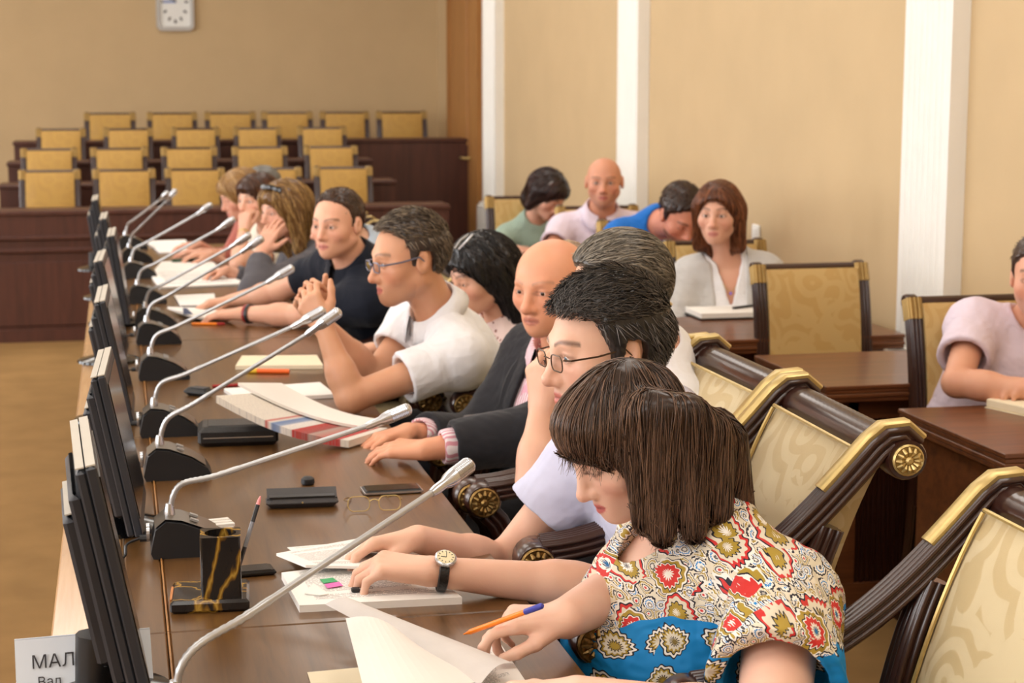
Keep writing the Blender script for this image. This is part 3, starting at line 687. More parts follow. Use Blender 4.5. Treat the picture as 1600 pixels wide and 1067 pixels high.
for sx in (-1, 1):
    pr = rrect(.046, .03, .012, 4); pr = pr+[pr[0]]
    MB().tube([(sx*.033+x, .0+z*.25, .019+z) for x, z in pr], .0011, 6).build('rim', 'gold', gl, True)
    MB().add([(sx*.033+x, z*.25, .019+z) for x, z in pr[:-1]], [tuple(range(len(pr)-1))]).build('lens', 'lens', gl)
    MB().tube(spline([(sx*.058, 0, .026), (sx*.062, .04, .02), (sx*.05, .09, .012), (sx*.04, .12, .002)], 12), .0013, 6).build('temple', 'antique', gl, True)
MB().tube(spline([(-.01, 0, .024), (0, .001, .028), (.01, 0, .024)], 6), .0012, 6).build('bridge', 'gold', gl, True)
# pouch, newspaper, small device
def pouch_x(t):
    MB().tube([(x, y, .024) for x, y in rrect(.196, .126, .012, 3)]+[(.098, .051, .024)], .0025, 6).build('zip', 'chrome', t); MB().box((.0, 0, .0505), (.15, .09, .002), bev=.001).build('top_panel', 'leather', t)
slab('leather_pouch', 'black zipped leather organiser with newspaper lying across it', 'pouch', (372, 690), (.20, .13, .05), -.05, 'leather', bev=.012, extra=pouch_x)
a, b, c2, d2 = W(345, 640, 4.28), W(392, 612, 4.36), TB(602, 686), TB(566, 697)
def ncurl(k): return lambda u, v: (0, 0, -.03*math.sin(math.pi*v)*(1 if k else .9)+.0)
sheet('newspaper', 'folded newspaper with red and blue print draped over the leather organiser', 'newspaper', [W(338, 632, 4.36), W(420, 626, 4.52), TB(606, 682), TB(545, 702)], .022, 'newsprint', .018, curl=lambda u, v: (0, 0, -.022*math.sin(math.pi*v)))
sheet('newspaper', 'upper white folded newspaper lying on the coloured newspaper', 'newspaper', [W(372, 616, 4.46), W(440, 616, 4.58), TB(606, 674), TB(580, 686)], .03, 'paper', .008, curl=lambda u, v: (0, 0, -.02*math.sin(math.pi*v)))
slab('key_fob', 'small black handheld device lying beside the third microphone', 'device', (311, 618), (.085, .045, .024), -.7, 'black', bev=.01, extra=lambda t: MB().box((.005, 0, .0245), (.05, .03, .002)).build('button_panel', 'greycase', t))
sheet('document', 'white papers lying in front of the elbow of the white-shirted man', 'papers', quad((350, 613), (500, 603), (524, 622), (375, 631)), .012, 'paper', .011)
def pen(name, label, cat, a, b, r, mat, capmat=None, capf=.75, z=None):
    A, B = TB(*a), TB(*b); A[2] += r; B[2] += r
    t = thing(name, label, cat, tuple(A)); d = B-A
    MB().tube([(0, 0, 0), tuple(d*capf)], r, 10).build('barrel', mat, t, True); MB().tube([tuple(d*capf), tuple(d*.97), tuple(d)], [r*1.05, r*1.0, r*.5], 10).build('cap', capmat or mat, t, True); return t
pen('pen', 'dark red pen lying behind the white papers', 'pen', (332, 606), (395, 603), .005, 'red', 'black')
pen('highlighter', 'orange highlighter with yellow cap beside a notebook', 'highlighter', (452, 584), (385, 583), .0075, 'hiorange', 'yellow')
sheet('notebook', 'cream notebook with yellowish edge lying behind the highlighter', 'notebook', quad((378, 562), (495, 561), (505, 577), (368, 578)), .014, 'cream', .013)
sheet('document', 'white folded paper with blue figure under the hand of navy-shirted man', 'papers', quad((272, 465), (335, 462), (338, 480), (282, 480)), .01, 'paper', .006)
sheet('document', 'white papers lying below the bracelet wrist of navy-shirted man', 'papers', quad((262, 488), (345, 486), (352, 502), (300, 503)), .012, 'paper', .008, curl=lambda u, v: (0, 0, .01*(1-u)))
sheet('leaflet_print', 'dark blue triangle print on the paper by the bracelet wrist', 'print', quad((286, 490), (292, 490), (302, 500), (287, 500)), .0222, 'navy', .0006, n=3)
pen('pen', 'brown pen lying by the papers of the navy-shirted man', 'pen', (300, 508), (352, 508), .005, 'orange', 'red')
sheet('document', 'white papers before the woman in grey jacket', 'papers', quad((232, 428), (330, 424), (388, 446), (250, 452)), .01, 'page', .008)
sheet('document', 'white papers beyond the grey-jacketed woman, under a green tab', 'papers', quad((252, 411), (330, 408), (345, 424), (240, 426)), .008, 'paper', .006)
sheet('document', 'farthest white papers at the end of the table', 'papers', quad((228, 379), (290, 377), (302, 396), (250, 396)), .01, 'paper', .008)
slab('green_book', 'small green and black book lying among the far papers', 'book', (288, 411), (.12, .06, .02), .1, plain('dark_green', S(30,70,45), .5))
# name card
nc = thing('name_card', 'white folded name card beside the nearest monitor', 'name card', (-.075, 2.69, TZ), math.radians(4))
ncw, nch = .2, .085
for sy in (-1, 1):
    MB().box((0, sy*.024, nch/2), (ncw, .0015, nch+.004), Matrix.Rotation(sy*.5, 3, 'X')).build('card_face', plain('card_white', S(222,230,240), .4, var=.01), nc)
MB().box((0, 0, .001), (ncw, .09, .001)).build('card_foot', 'paper', nc)
def text(s, size, loc, rot, mat, parent, name='lettering', align='LEFT'):
    cu = bpy.data.curves.new(name, 'FONT'); cu.body = s; cu.size = size; cu.extrude = .0002; cu.align_x = align
    o = bpy.data.objects.new(name, cu); COL.objects.link(o); o.location = loc; o.rotation_euler = rot; o.parent = parent
    dg = bpy.context.evaluated_depsgraph_get(); me = bpy.data.meshes.new_from_object(o.evaluated_get(dg)); bpy.data.objects.remove(o)
    q = bpy.data.objects.new(name, me); COL.objects.link(q); q.location = loc; q.rotation_euler = rot; q.parent = parent; me.materials.clear(); me.materials.append(M[mat]); return q
rx = math.pi/2-.5
text('МАЛ', .028, (-.078, -.0275, .043), (rx, 0, 0), 'ink', nc); text('Вал', .02, (-.07, -.0405, .019), (rx, 0, 0), 'ink', nc)
# notebooks on the audience desks
c = TB(1130, 497)
t = thing('notepad', 'white notepad with dark pen before the woman in cardigan', 'notepad', (c[0]+.03, c[1]+.05, .755)); MB().box((0, 0, .012), (.27, .2, .022), bev=.002).build('pages', 'paper', t); MB().box((.0, 0, .0), (.28, .21, .004)).build('cover', 'black', t); MB().tube([(.02, -.02, .029), (.13, .04, .029)], .005, 8).build('pen', 'black', t)
c = TB(1600, 643)
t = thing('notebook', 'thick cream notebook on the desk at the right edge', 'notebook', (c[0]+.06, c[1]-.03, .7505), .3); MB().box((0, 0, .014), (.2, .28, .024), bev=.003).build('pages', 'cream', t); MB().box((0, 0, .001), (.206, .286, .002)).build('cover', 'cream', t)
# ================================================================== implicit-surface modeller (organic shapes)
def nrm(v): v = np.array(v, float); return v/(np.linalg.norm(v)+1e-12)
class Sdf:
    def __init__(s): s.ops = []
    def cone(s, a, b, ra, rb, k=.02, op='u'): s.ops.append(('c', np.array(a, float), np.array(b, float), ra, rb, op, k)); return s
    def ball(s, c, r, k=.02, op='u'): return s.cone(c, np.array(c, float)+[0, 0, 1e-4], r, r, k, op)
    def ell(s, c, r, R=None, k=.02, op='u'): s.ops.append(('e', np.array(c, float), np.eye(3) if R is None else np.array(R, float), np.array(r, float), None, op, k)); return s
    def fn(s, f, op='i', k=.004): s.ops.append(('f', f, None, None, None, op, k)); return s
    def plane(s, p, n, k=.004):
        p = np.array(p, float); n = nrm(n); return s.fn(lambda q: (q-p)@n, 'i', k)
    @staticmethod
    def prim(o, p, xyz=None):
        x, y, z = xyz if xyz is not None else (np.ascontiguousarray(p[:, 0]), np.ascontiguousarray(p[:, 1]), np.ascontiguousarray(p[:, 2]))
        f4 = np.float32
        if o[0] == 'c':
            a, b = o[1], o[2]; ba = b-a; L2 = float(ba@ba); x = x-f4(a[0]); y = y-f4(a[1]); z = z-f4(a[2])
            t = x*f4(ba[0]/L2); t += y*f4(ba[1]/L2); t += z*f4(ba[2]/L2); np.maximum(t, 0, out=t); np.minimum(t, 1, out=t)
            x -= t*f4(ba[0]); y -= t*f4(ba[1]); z -= t*f4(ba[2]); x *= x; y *= y; z *= z; x += y; x += z; np.sqrt(x, out=x)
            t *= f4(o[4]-o[3]); x -= t; x -= f4(o[3]); return x
        if o[0] == 'e':
            c, R, r = o[1], o[2], o[3]; x = x-f4(c[0]); y = y-f4(c[1]); z = z-f4(c[2]); k0 = 0; k1 = 0
            for i in range(3):
                q = x*f4(R[0, i]/r[i]); q += y*f4(R[1, i]/r[i]); q += z*f4(R[2, i]/r[i]); q *= q; k0 = k0+q; q *= f4(1/r[i]**2); k1 = k1+q
            k0 = np.sqrt(k0); k1 = np.sqrt(k1); k1 += f4(1e-9); return np.where(k0 < 1e-3, f4(-r.min()), k0*(k0-1)/k1)
        return o[1](p)
    @staticmethod
    def comb(d, e, op, k):
        if op == 'u':
            if d is None: return e
            h = np.maximum(k-np.abs(d-e), 0)/k; return np.minimum(d, e)-h*h*k*.25
        if op == 's': e = -e
        h = np.maximum(k-np.abs(d-e), 0)/k; return np.maximum(d, e)+h*h*k*.25
    def eval(s, p, sel=None):
        p = np.asarray(p, np.float32); d = None; xyz = tuple(np.ascontiguousarray(p[:, i]) for i in range(3))
        for i, o in enumerate(s.ops):
            if sel is not None and not sel[i]: continue
            if d is None and o[5] != 'u': continue
            d = Sdf.comb(d, Sdf.prim(o, p, xyz), o[5], o[6])
        return np.full(len(p), 1.0, np.float32) if d is None else d
    def grad(s, p, e=.002):
        g = np.zeros((len(p), 3))
        for i in range(3):
            q = np.zeros(3); q[i] = e; g[:, i] = s.eval(p+q)-s.eval(p-q)
        return g/(np.linalg.norm(g, axis=1)[:, None]+1e-9)
    def mesh(s, vox, pad=.01):
        lo = np.full(3, 9e9); hi = -lo
        for o in s.ops:
            if o[5] != 'u': continue
            if o[0] == 'c': r = max(o[3], o[4]); lo = np.minimum(lo, np.minimum(o[1], o[2])-r); hi = np.maximum(hi, np.maximum(o[1], o[2])+r)
            else: e = np.sqrt(((o[2]*o[3])**2).sum(1)); lo = np.minimum(lo, o[1]-e); hi = np.maximum(hi, o[1]+e)
        lo -= pad; hi += pad; B = 14
        nb = np.maximum(1, np.ceil((hi-lo)/vox/B).astype(int)); n = nb*B+1
        D = np.ones(n, np.float32)
        bi = np.stack(np.meshgrid(*[np.arange(k) for k in nb], indexing='ij'), -1).reshape(-1, 3)
        cen = (lo+(bi+.5)*B*vox).astype(np.float32); hd = B*vox*.87
        pd = np.stack([Sdf.prim(o, cen) for o in s.ops], 1); d = None
        for i, o in enumerate(s.ops):
            if d is None and o[5] != 'u': continue
            d = Sdf.comb(d, pd[:, i], o[5], o[6])
        g = np.stack(np.meshgrid(*[np.arange(B+1)]*3, indexing='ij'), -1).reshape(-1, 3).astype(np.float32)*vox
        isu = np.array([o[5] == 'u' for o in s.ops]); kk = np.array([o[6] for o in s.ops])
        um = np.where(isu[None], pd, 9).min(1)
        act = np.abs(d) < hd*1.15+.006
        for j in range(len(bi)):
            x, y, z = bi[j]*B
            if not act[j]: D[x:x+B+1, y:y+B+1, z:z+B+1] = d[j]; continue
        for j in np.nonzero(act)[0]:
            x, y, z = bi[j]*B
            sel = np.where(isu, pd[j] < um[j]+2.0*hd+kk+.006, pd[j] < 2.0*hd+kk+.01); 
            for i, o in enumerate(s.ops):
                if o[0] == 'f' or o[5] == 'i': sel[i] = True
            if not sel[isu].any(): continue
            D[x:x+B+1, y:y+B+1, z:z+B+1] = s.eval(g+(lo+bi[j]*B*vox).astype(np.float32), sel).reshape(B+1, B+1, B+1)
        return nets(D, lo, vox)
def nets(D, lo, vox):
    s = D < 0; c = np.zeros(tuple(np.array(D.shape)-1), np.uint8)
    for i in (0, 1):
        for j in (0, 1):
            for k in (0, 1): c += s[i:D.shape[0]-1+i, j:D.shape[1]-1+j, k:D.shape[2]-1+k]
    act = (c > 0) & (c < 8); idx = np.argwhere(act); n = len(idx); ids = np.full(c.shape, -1, np.int32); ids[act] = np.arange(n)
    pos = np.zeros((n, 3)); cnt = np.zeros(n); cor = [np.array((i, j, k)) for i in (0, 1) for j in (0, 1) for k in (0, 1)]
    val = [D[tuple((idx+q).T)] for q in cor]
    for a in range(8):
        for b in range(a+1, 8):
            if np.abs(cor[a]-cor[b]).sum() != 1: continue
            m = (val[a] < 0) != (val[b] < 0); t = val[a][m]/(val[a][m]-val[b][m])
            pos[m] += cor[a]+(cor[b]-cor[a])*t[:, None]; cnt[m] += 1
    V = (pos/cnt[:, None]+idx)*vox+lo; F = []
    for ax in range(3):
        o1, o2 = [(1, 2), (2, 0), (0, 1)][ax]
        sl0 = [slice(None)]*3; sl1 = [slice(None)]*3; sl0[ax] = slice(0, -1); sl1[ax] = slice(1, None)
        a, b = s[tuple(sl0)], s[tuple(sl1)]; e = np.argwhere(a != b)
        e = e[(e[:, o1] > 0) & (e[:, o2] > 0) & (e[:, o1] < D.shape[o1]-1) & (e[:, o2] < D.shape[o2]-1)]
        flip = a[tuple(e.T)]
        def q(d1, d2):
            x = e.copy(); x[:, o1] += d1; x[:, o2] += d2; return ids[tuple(x.T)]
        f = np.stack([q(-1, -1), q(0, -1), q(0, 0), q(-1, 0)], 1); f[~flip] = f[~flip][:, ::-1]; F.append(f)
    F = np.concatenate(F); return V, F[(F >= 0).all(1)]
def vnoise(p, sc, seed=0):
    """cheap smooth 3D noise from sines"""
    r = np.random.RandomState(seed); o = np.zeros(len(p))
    for k in range(6):
        w = r.normal(size=3)*sc*(1+.35*k); o += np.sin(p@w+r.uniform(0, 6.28))/(1+.35*k)
    return o/3.2
def vnormals(V, F):
    a = V[F[:, 2]]-V[F[:, 0]]; b = V[F[:, 3]]-V[F[:, 1]]; n = np.cross(a, b); N = np.zeros_like(V)
    for k in range(4): np.add.at(N, F[:, k], n)
    return N/(np.linalg.norm(N, axis=1)[:, None]+1e-12)
def fastmesh(name, V, F, mat, parent=None, col=None, origin=None, smooth=True):
    me = bpy.data.meshes.new(name); V = np.asarray(V, float); F = np.asarray(F); k = F.shape[1]
    if origin is not None: V = V-np.array(origin)
    me.vertices.add(len(V)); me.vertices.foreach_set('co', V.astype(np.float32).ravel())
    me.loops.add(F.size); me.loops.foreach_set('vertex_index', F.astype(np.int32).ravel())
    me.polygons.add(len(F)); me.polygons.foreach_set('loop_start', np.arange(0, F.size, k, dtype=np.int32))
    try: me.polygons.foreach_set('loop_total', np.full(len(F), k, np.int32))
    except Exception: pass
    me.update(calc_edges=True)
    if smooth: me.polygons.foreach_set('use_smooth', np.ones(len(F), bool))
    if col is not None:
        ca = me.color_attributes.new('Col', 'FLOAT_COLOR', 'POINT'); c4 = np.ones((len(V), 4), np.float32); c4[:, :3] = col; ca.data.foreach_set('color', c4.ravel())
    me.materials.append(M[mat] if isinstance(mat, str) else mat); me.validate()
    o = bpy.data.objects.new(name, me); COL.objects.link(o)
    if origin is not None: o.location = origin
    if parent is not None: o.parent = parent; o.location = Vector(origin or (0, 0, 0))-parent.location if parent.location.length else (origin or (0, 0, 0))
    return o
def tubes_mesh(paths, rad):
    """paths (n,m,3); rad (n,m): three-sided strands"""
    n, m = paths.shape[:2]; t = np.gradient(paths, axis=1); t /= np.linalg.norm(t, axis=2)[..., None]+1e-9
    a = np.array([.3, .5, .81]); u = np.cross(t, a); u /= np.linalg.norm(u, axis=2)[..., None]+1e-9; w = np.cross(t, u); V = []
    for k in range(3):
        an = 2*math.pi*k/3; V.append(paths+rad[..., None]*(math.cos(an)*u+math.sin(an)*w))
    V = np.stack(V, 2).reshape(-1, 3); base = (np.arange(n)[:, None]*m+np.arange(m-1)[None]).reshape(-1)*3; F = []
    for k in range(3): F.append(np.stack([base+k, base+(k+1)%3, base+3+(k+1)%3, base+3+k], 1))
    return V, np.concatenate(F)
# ------------------------------------------------------------------ skin, hair and cloth materials
def mat_skin(name):
    n = NT(name); a = n.new('ShaderNodeVertexColor', layer_name='Col'); v = n.coord()
    f = n.noise(v, 70, 4, .6).outputs[0]; g = n.noise(v, 18, 2).outputs[0]
    c = n.mix(n.ramp(g, [(.4, (0,0,0,1)), (.75, (.16,.16,.16,1))]), a.outputs[0], S(206,124,100))
    n.set(Base_Color=c, Roughness=.46, Specular_IOR_Level=.42, Subsurface_Weight=.12, Subsurface_Radius=(.012,.005,.003), Subsurface_Scale=.5)
    n.bump(n.noise(v, 420, 3).outputs[0], .12, .001); return n.m
M['skin'] = mat_skin('skin')
def mat_hair(name, rough=.3):
    n = NT(name); a = n.new('ShaderNodeVertexColor', layer_name='Col'); n.set(Base_Color=a.outputs[0], Roughness=rough, Specular_IOR_Level=.45, Anisotropic=.4); return n.m
M['hair'] = mat_hair('hair')
def mat_eye(name, iris):
    n = NT(name); t = n.new('ShaderNodeTexCoord'); sp = n.new('ShaderNodeSeparateXYZ'); n.ln(t.outputs['Object'], sp.inputs[0])
    r = n.math('SQRT', n.math('ADD', n.math('POWER', sp.outputs[1], 2), n.math('POWER', sp.outputs[2], 2)))
    r = n.math('ADD', n.math('DIVIDE', r, .0125), n.math('MULTIPLY', n.math('LESS_THAN', sp.outputs[0], 0), 1.0))
    n.set(Base_Color=n.ramp(r, [(0, (.01,.01,.01,1)), (.2, (.01,.01,.01,1)), (.23, iris), (.46, mul(iris, .6)), (.5, S(225,215,208)), (1, S(225,205,198))]), Roughness=.1); return n.m
M['eye_brown'] = mat_eye('eye_brown', S(80,55,35)); M['eye_blue'] = mat_eye('eye_blue', S(105,125,140))
def cloth(name, c, rough=.85, var=.04, fold=9, strength=.35, weave=900, pattern=None):
    n = NT(name); v = n.coord()
    col = c
    if pattern: col = pattern(n, v, c)
    else: col = n.ramp(n.noise(v, 25, 3).outputs[0], [(.3, mul(c, 1-var)), (.7, mul(c, 1+var))])
    h = n.math('ADD', n.math('MULTIPLY', n.noise(v, fold, 2, .5, 1.2).outputs[0], 1.0), n.math('MULTIPLY', n.noise(v, weave, 1).outputs[0], .03))
    n.set(Base_Color=col, Roughness=rough, Specular_IOR_Level=.2, Sheen_Weight=.1); n.bump(h, strength, .03); return n.m
def pat_knit(n, v, c):
    vo = n.new('ShaderNodeTexVoronoi'); vo.inputs['Scale'].default_value = 46; vo.inputs['Randomness'].default_value = .3; n.ln(v, vo.inputs['Vector'])
    k = n.math('MULTIPLY', n.math('LESS_THAN', vo.outputs['Distance'], .3), n.math('GREATER_THAN', n.noise(v, 9, 1).outputs[0], .42)); return n.mix(k, c, S(138,88,80))
def pat_stripe(n, v, c):
    w = n.new('ShaderNodeTexWave', bands_direction='Y'); w.inputs['Scale'].default_value = 38; n.ln(v, w.inputs['Vector']); return n.mix(n.ramp(w.outputs[0], [(.45, (0,0,0,1)), (.6, (1,1,1,1))]), c, S(215,150,165))
def pat_rib(n, v, c):
    w = n.new('ShaderNodeTexWave', bands_direction='X'); w.inputs['Scale'].default_value = 30; n.ln(v, w.inputs['Vector']); return n.mix(w.outputs[0], mul(c, .86), mul(c, 1.08))
def paisley():
    """dense paisley over the shoulders thinning to bright blue lower down"""
    n = NT('paisley_print'); v = n.coord()
    wob = n.noise(v, 14, 2).outputs['Color']
    mp = n.new('ShaderNodeVectorMath', operation='MULTIPLY_ADD'); n.ln(wob, mp.inputs[0]); mp.inputs[1].default_value = (.018,.018,.018); n.ln(v, mp.inputs[2]); vv = mp.outputs[0]
    def motif(scale, seed, bend):
        vo = n.new('ShaderNodeTexVoronoi'); vo.inputs['Scale'].default_value = scale; vo.inputs['Randomness'].default_value = .55
        of = n.new('ShaderNodeVectorMath', operation='ADD'); n.ln(vv, of.inputs[0]); of.inputs[1].default_value = (seed, seed*.7, seed*.3); n.ln(of.outputs[0], vo.inputs['Vector'])
        sb = n.new('ShaderNodeVectorMath', operation='SUBTRACT'); n.ln(of.outputs[0], sb.inputs[0]); n.ln(vo.outputs['Position'], sb.inputs[1])
        ro = n.new('ShaderNodeVectorRotate', rotation_type='Y_AXIS'); n.ln(sb.outputs[0], ro.inputs['Vector']); cs = n.new('ShaderNodeSeparateColor'); n.ln(vo.outputs['Color'], cs.inputs[0]); n.ln(n.math('MULTIPLY', cs.outputs[0], 6.28), ro.inputs['Angle'])
        sp = n.new('ShaderNodeSeparateXYZ'); n.ln(ro.outputs[0], sp.inputs[0])
        x = n.math('MULTIPLY', sp.outputs[0], scale); y = n.math('MULTIPLY', sp.outputs[1], scale*.45); z = n.math('MULTIPLY', sp.outputs[2], scale)
        x2 = n.math('ADD', x, n.math('MULTIPLY', n.math('MULTIPLY', z, z), bend))
        wdt = n.math('MAXIMUM', n.math('MULTIPLY_ADD', z, -.75, .62), .12)
        d = n.math('SQRT', n.math('ADD', n.math('ADD', n.math('POWER', n.math('DIVIDE', x2, wdt), 2), n.math('POWER', n.math('MULTIPLY', z, 1.55), 2)), n.math('POWER', y, 2)))
        an = n.math('ARCTAN2', x2, z); d = n.math('ADD', d, n.math('MULTIPLY', n.math('SINE', n.math('MULTIPLY', an, 14.0)), .035))
        return d, cs.outputs[1]
    WH, BK, RD, GD, BL, CR = S(238,232,222), S(32,32,44), S(206,52,48), S(170,142,52), S(20,132,200), S(222,212,190)
    def bands(d, seq):
        return n.ramp(d, seq, 'CONSTANT')
    d1, r1 = motif(15, .0, .9)
    c1 = bands(d1, [(0, BL), (.1, BK), (.14, WH), (.24, RD), (.42, WH), (.46, BK), (.49, GD), (.6, WH), (.66, BK), (.7, RD), (.76, WH), (.8, BK)])
    c1b = bands(d1, [(0, BK), (.08, WH), (.18, GD), (.34, BK), (.38, CR), (.52, RD), (.6, BK), (.64, WH), (.74, BK), (.78, GD)])
    c1 = n.mix(n.math('GREATER_THAN', r1, .5), c1, c1b)
    d2, r2 = motif(52, 3.3, .6)
    c2 = bands(d2, [(0, RD), (.16, WH), (.3, BK), (.4, CR), (.55, GD), (.68, WH), (.8, BK), (.9, CR)])
    c2b = bands(d2, [(0, WH), (.2, BK), (.3, WH), (.45, BL), (.55, WH), (.7, BK), (.85, CR)])
    c2 = n.mix(n.math('GREATER_THAN', r2, .45), c2, c2b)
    dense = n.mix(n.math('LESS_THAN', d1, .70), c2, c1)
    d3, r3 = motif(13, 7.7, 1.1)
    sparse = n.mix(n.math('LESS_THAN', d3, .52), BL, bands(d3, [(0, GD), (.14, BK), (.18, CR), (.3, GD), (.36, BK), (.4, WH), (.47, BK)]))
    sp = n.new('ShaderNodeSeparateXYZ'); n.ln(vv, sp.inputs[0])
    hgt = n.math('ADD', sp.outputs[2], n.math('MULTIPLY', n.math('SUBTRACT', n.noise(v, 7, 1).outputs[0], .5), .1))
    hgt = n.math('ADD', hgt, n.math('MULTIPLY', sp.outputs[0], -.18))
    m = n.math('GREATER_THAN', hgt, PAIS_Z)
    n.set(Base_Color=n.mix(m, sparse, dense), Roughness=.6, Specular_IOR_Level=.3)
    n.bump(n.noise(v, 11, 2, .5, 1.0).outputs[0], .35, .03); return n.m
# ================================================================== people
HX = np.array([1.0, 0, 0])
def head_ops(o, T, sc, p):
    """T maps head space (x face, y left, z up) to the world"""
    fem = p.get('female', 0); wd_ = p.get('wide', 1.0); nose = p.get('nose', 1.0); jaw = p.get('jaw', 1.0)
    R, C = T; Rs = R
    def P(x, y, z): return C+R@(np.array([x, y*wd_, z])*sc)
    def ell(c, r, k, op='u', tilt=0):
        Rm = Rs if not tilt else Rs@np.array(Matrix.Rotation(tilt, 3, 'Y'))
        o.ell(P(*c), np.array(r)*sc*np.array([1, wd_, 1]), Rm, k*sc, op)
    ell((-.008, 0, .028), (.100, .076, .088), .02)
    ell((.034, 0, -.028), (.058, .060*(1-.04*fem), .078), .035)
    j = .054*jaw*(1-.06*fem)
    for s in (-1, 1):
        o.cone(P(-.004, s*j, -.052), P(.066, s*.014, -.098), .017*sc, .016*sc, .03*sc)
        o.ball(P(.056, s*.044, -.026), .023*sc, .025*sc)
    o.ball(P(.079, 0, -.098), (.0165-.002*fem)*sc, .018*sc)
    o.cone(P(.083, -.03, .021), P(.083, .03, .021), (.012-.003*fem)*sc, (.012-.003*fem)*sc, .02*sc)
    ell((.078, 0, -.068), (.0205, .03, .03), .022)
    for s in (-1, 1): o.ball(P(.1025, s*.031, .001), .0155*sc, .016*sc, 's')
    for s in (-1, 1): o.ball(P(.0775, s*.031, .0005), .0152*sc, .006*sc)
    op = p.get('eyes', .0042)
    if op > 0:
        for s in (-1, 1): ell((.095, s*.031, .0), (.017, .0125, op), .002, 's')
    o.cone(P(.089, 0, .012), P(.1105+.004*(nose-1), 0, -.034), .0075*sc, .0105*sc*nose, .014*sc)
    o.ball(P(.1115+.012*(nose-1), 0, -.038), .0098*sc*nose, .008*sc)
    for s in (-1, 1): o.ball(P(.0985, s*.0115, -.041), .0082*sc*nose, .009*sc)
    for s in (-1, 1):
        o.cone(P(.0975, 0, -.0635), P(.0905, s*.021, -.0685), .0046*sc, .0028*sc, .006*sc)
        o.cone(P(.0965, 0, -.0765), P(.0900, s*.019, -.071), .0058*sc, .003*sc, .006*sc)
        o.cone(P(.1045, 0, -.0702), P(.0955, s*.023, -.0705), .0014*sc, .0014*sc, .005*sc, 's')
    for s in (-1, 1):
        ell((-.010, s*.081, -.004), (.0195, .009, .032), .008, tilt=-.2)
        ell((-.006, s*.091, .001), (.0105, .0065, .0205), .005, 's', tilt=-.2)
def skin_cols(V, T, sc, p, base):
    R, C = T; q = (V-C)@R/sc; q[:, 1] /= p.get('wide', 1.0); col = np.tile(np.array(base[:3]), (len(V), 1)); y = np.abs(q[:, 1])
    inh = (q[:, 0] > .0) & (np.linalg.norm(q, axis=1) < .16)
    def mixc(w, c):
        w = np.clip(w, 0, 1)[:, None]*inh[:, None]; col[:] = col*(1-w)+np.array(c[:3])*w
    mixc(.35*np.exp(-(((q[:, 0]-.065)/.03)**2+((y-.042)/.022)**2+((q[:, 2]+.032)/.022)**2)), S(220,110,90))
    mixc(.3*np.exp(-(((q[:, 0]-.112)/.015)**2+(y/.014)**2+((q[:, 2]+.038)/.014)**2)), S(215,100,85))
    st = p.get('stubble', 0)
    if st: mixc(st*np.clip((-.048-q[:, 2])/.012, 0, 1)*(q[:, 0] > .015)*np.where((np.abs(q[:, 2]+.07) < .009) & (y < .024), 0, 1), p.get('beard', S(95,80,75)))
    lip = p.get('lips', S(188,98,92))
    ycl = np.clip(y/.022, 0, 1); zc = -.0700+.0005*ycl; hh = np.where(q[:, 2] > zc, .0095, .011)*np.sqrt(np.clip(1-ycl**2, 0, 1))
    mixc(.85*np.clip((hh-np.abs(q[:, 2]-zc))/.003+.5, 0, 1)*(q[:, 0] > .083)*(y < .023), lip)
    mixc(.6*np.exp(-((q[:, 2]-zc)/.0016)**2)*(y < .021)*(q[:, 0] > .08), S(90,40,40))
    bz = .0245+.006*np.clip(1-((y-.034)/.02)**2, 0, 1)
    mixc(p.get('brow', .75)*np.clip(1.35-np.abs(q[:, 2]-bz)/.0042, 0, 1)*(y > .011)*(y < .053)*(q[:, 0] > .05), p.get('browc', S(70,50,40)))
    el = ((y-.031)/.0165)**2+((q[:, 2]-.0005)/(.0035+p.get('eyes', .0042)))**2
    mixc(p.get('lash', .5)*np.exp(-((el-1)/.55)**2)*(q[:, 0] > .07), S(84,52,46))
    return col
def hand_ops(o, w, d, n, thumb_sign, curl=(.35, .5, .35), thumb=.5, spread=.05, sc=1.0, curls=None, out=None):
    """w wrist, d towards the fingers, n back of the hand; thumb_sign +1 puts the thumb at d x n"""
    d = nrm(d); n = nrm(n-d*(n@d)); t = np.cross(d, n)*thumb_sign; tips = []
    offs = [(.031, .086), (.010, .091), (-.011, .086), (-.030, .077)]; lens = [(.042, .025, .021), (.046, .029, .022), (.042, .027, .022), (.033, .020, .019)]
    for i, (a, b) in enumerate(offs):
        kn = w+(t*a+d*b)*sc; o.cone(w+(t*a*.5+d*.004)*sc, kn, .0165*sc, .0118*sc, .014*sc)
        cu = curls[i] if curls else curl; ang = 0; p = kn; r = .0098 if i < 3 else .0086; dd = nrm(d+t*spread*(1.5-i))
        for s_, (l, c) in enumerate(zip(lens[i], cu)):
            ang += c; v = dd*math.cos(ang)-n*math.sin(ang); q = p+v*l*sc; r2 = r-.0011
            o.cone(p, q, r*sc, r2*sc, .0035 if s_ else .008); p = q; r = r2
        tips.append((p, v))
    b0 = w+(d*.018+t*.020-n*.006)*sc; v = nrm(d*.72+t*(.75-.45*thumb)-n*(.12+.35*thumb)); p1 = b0+v*.047*sc
    o.cone(b0, p1, .0165*sc, .0122*sc, .012*sc); v = nrm(v+d*.35-t*.35*thumb-n*.15*thumb); p2 = p1+v*.034*sc; o.cone(p1, p2, .0118*sc, .0103*sc, .005)
    v = nrm(v+d*.15-t*.3*thumb); p3 = p2+v*.024*sc; o.cone(p2, p3, .0101*sc, .0076*sc, .005); tips.append((p3, v))
    o.ell(w+d*.045*sc-n*.006*sc, np.array([.042, .030, .012])*sc, np.stack([d, t, n], 1), .012*sc)
    if out is not None: out.append((tips, n))
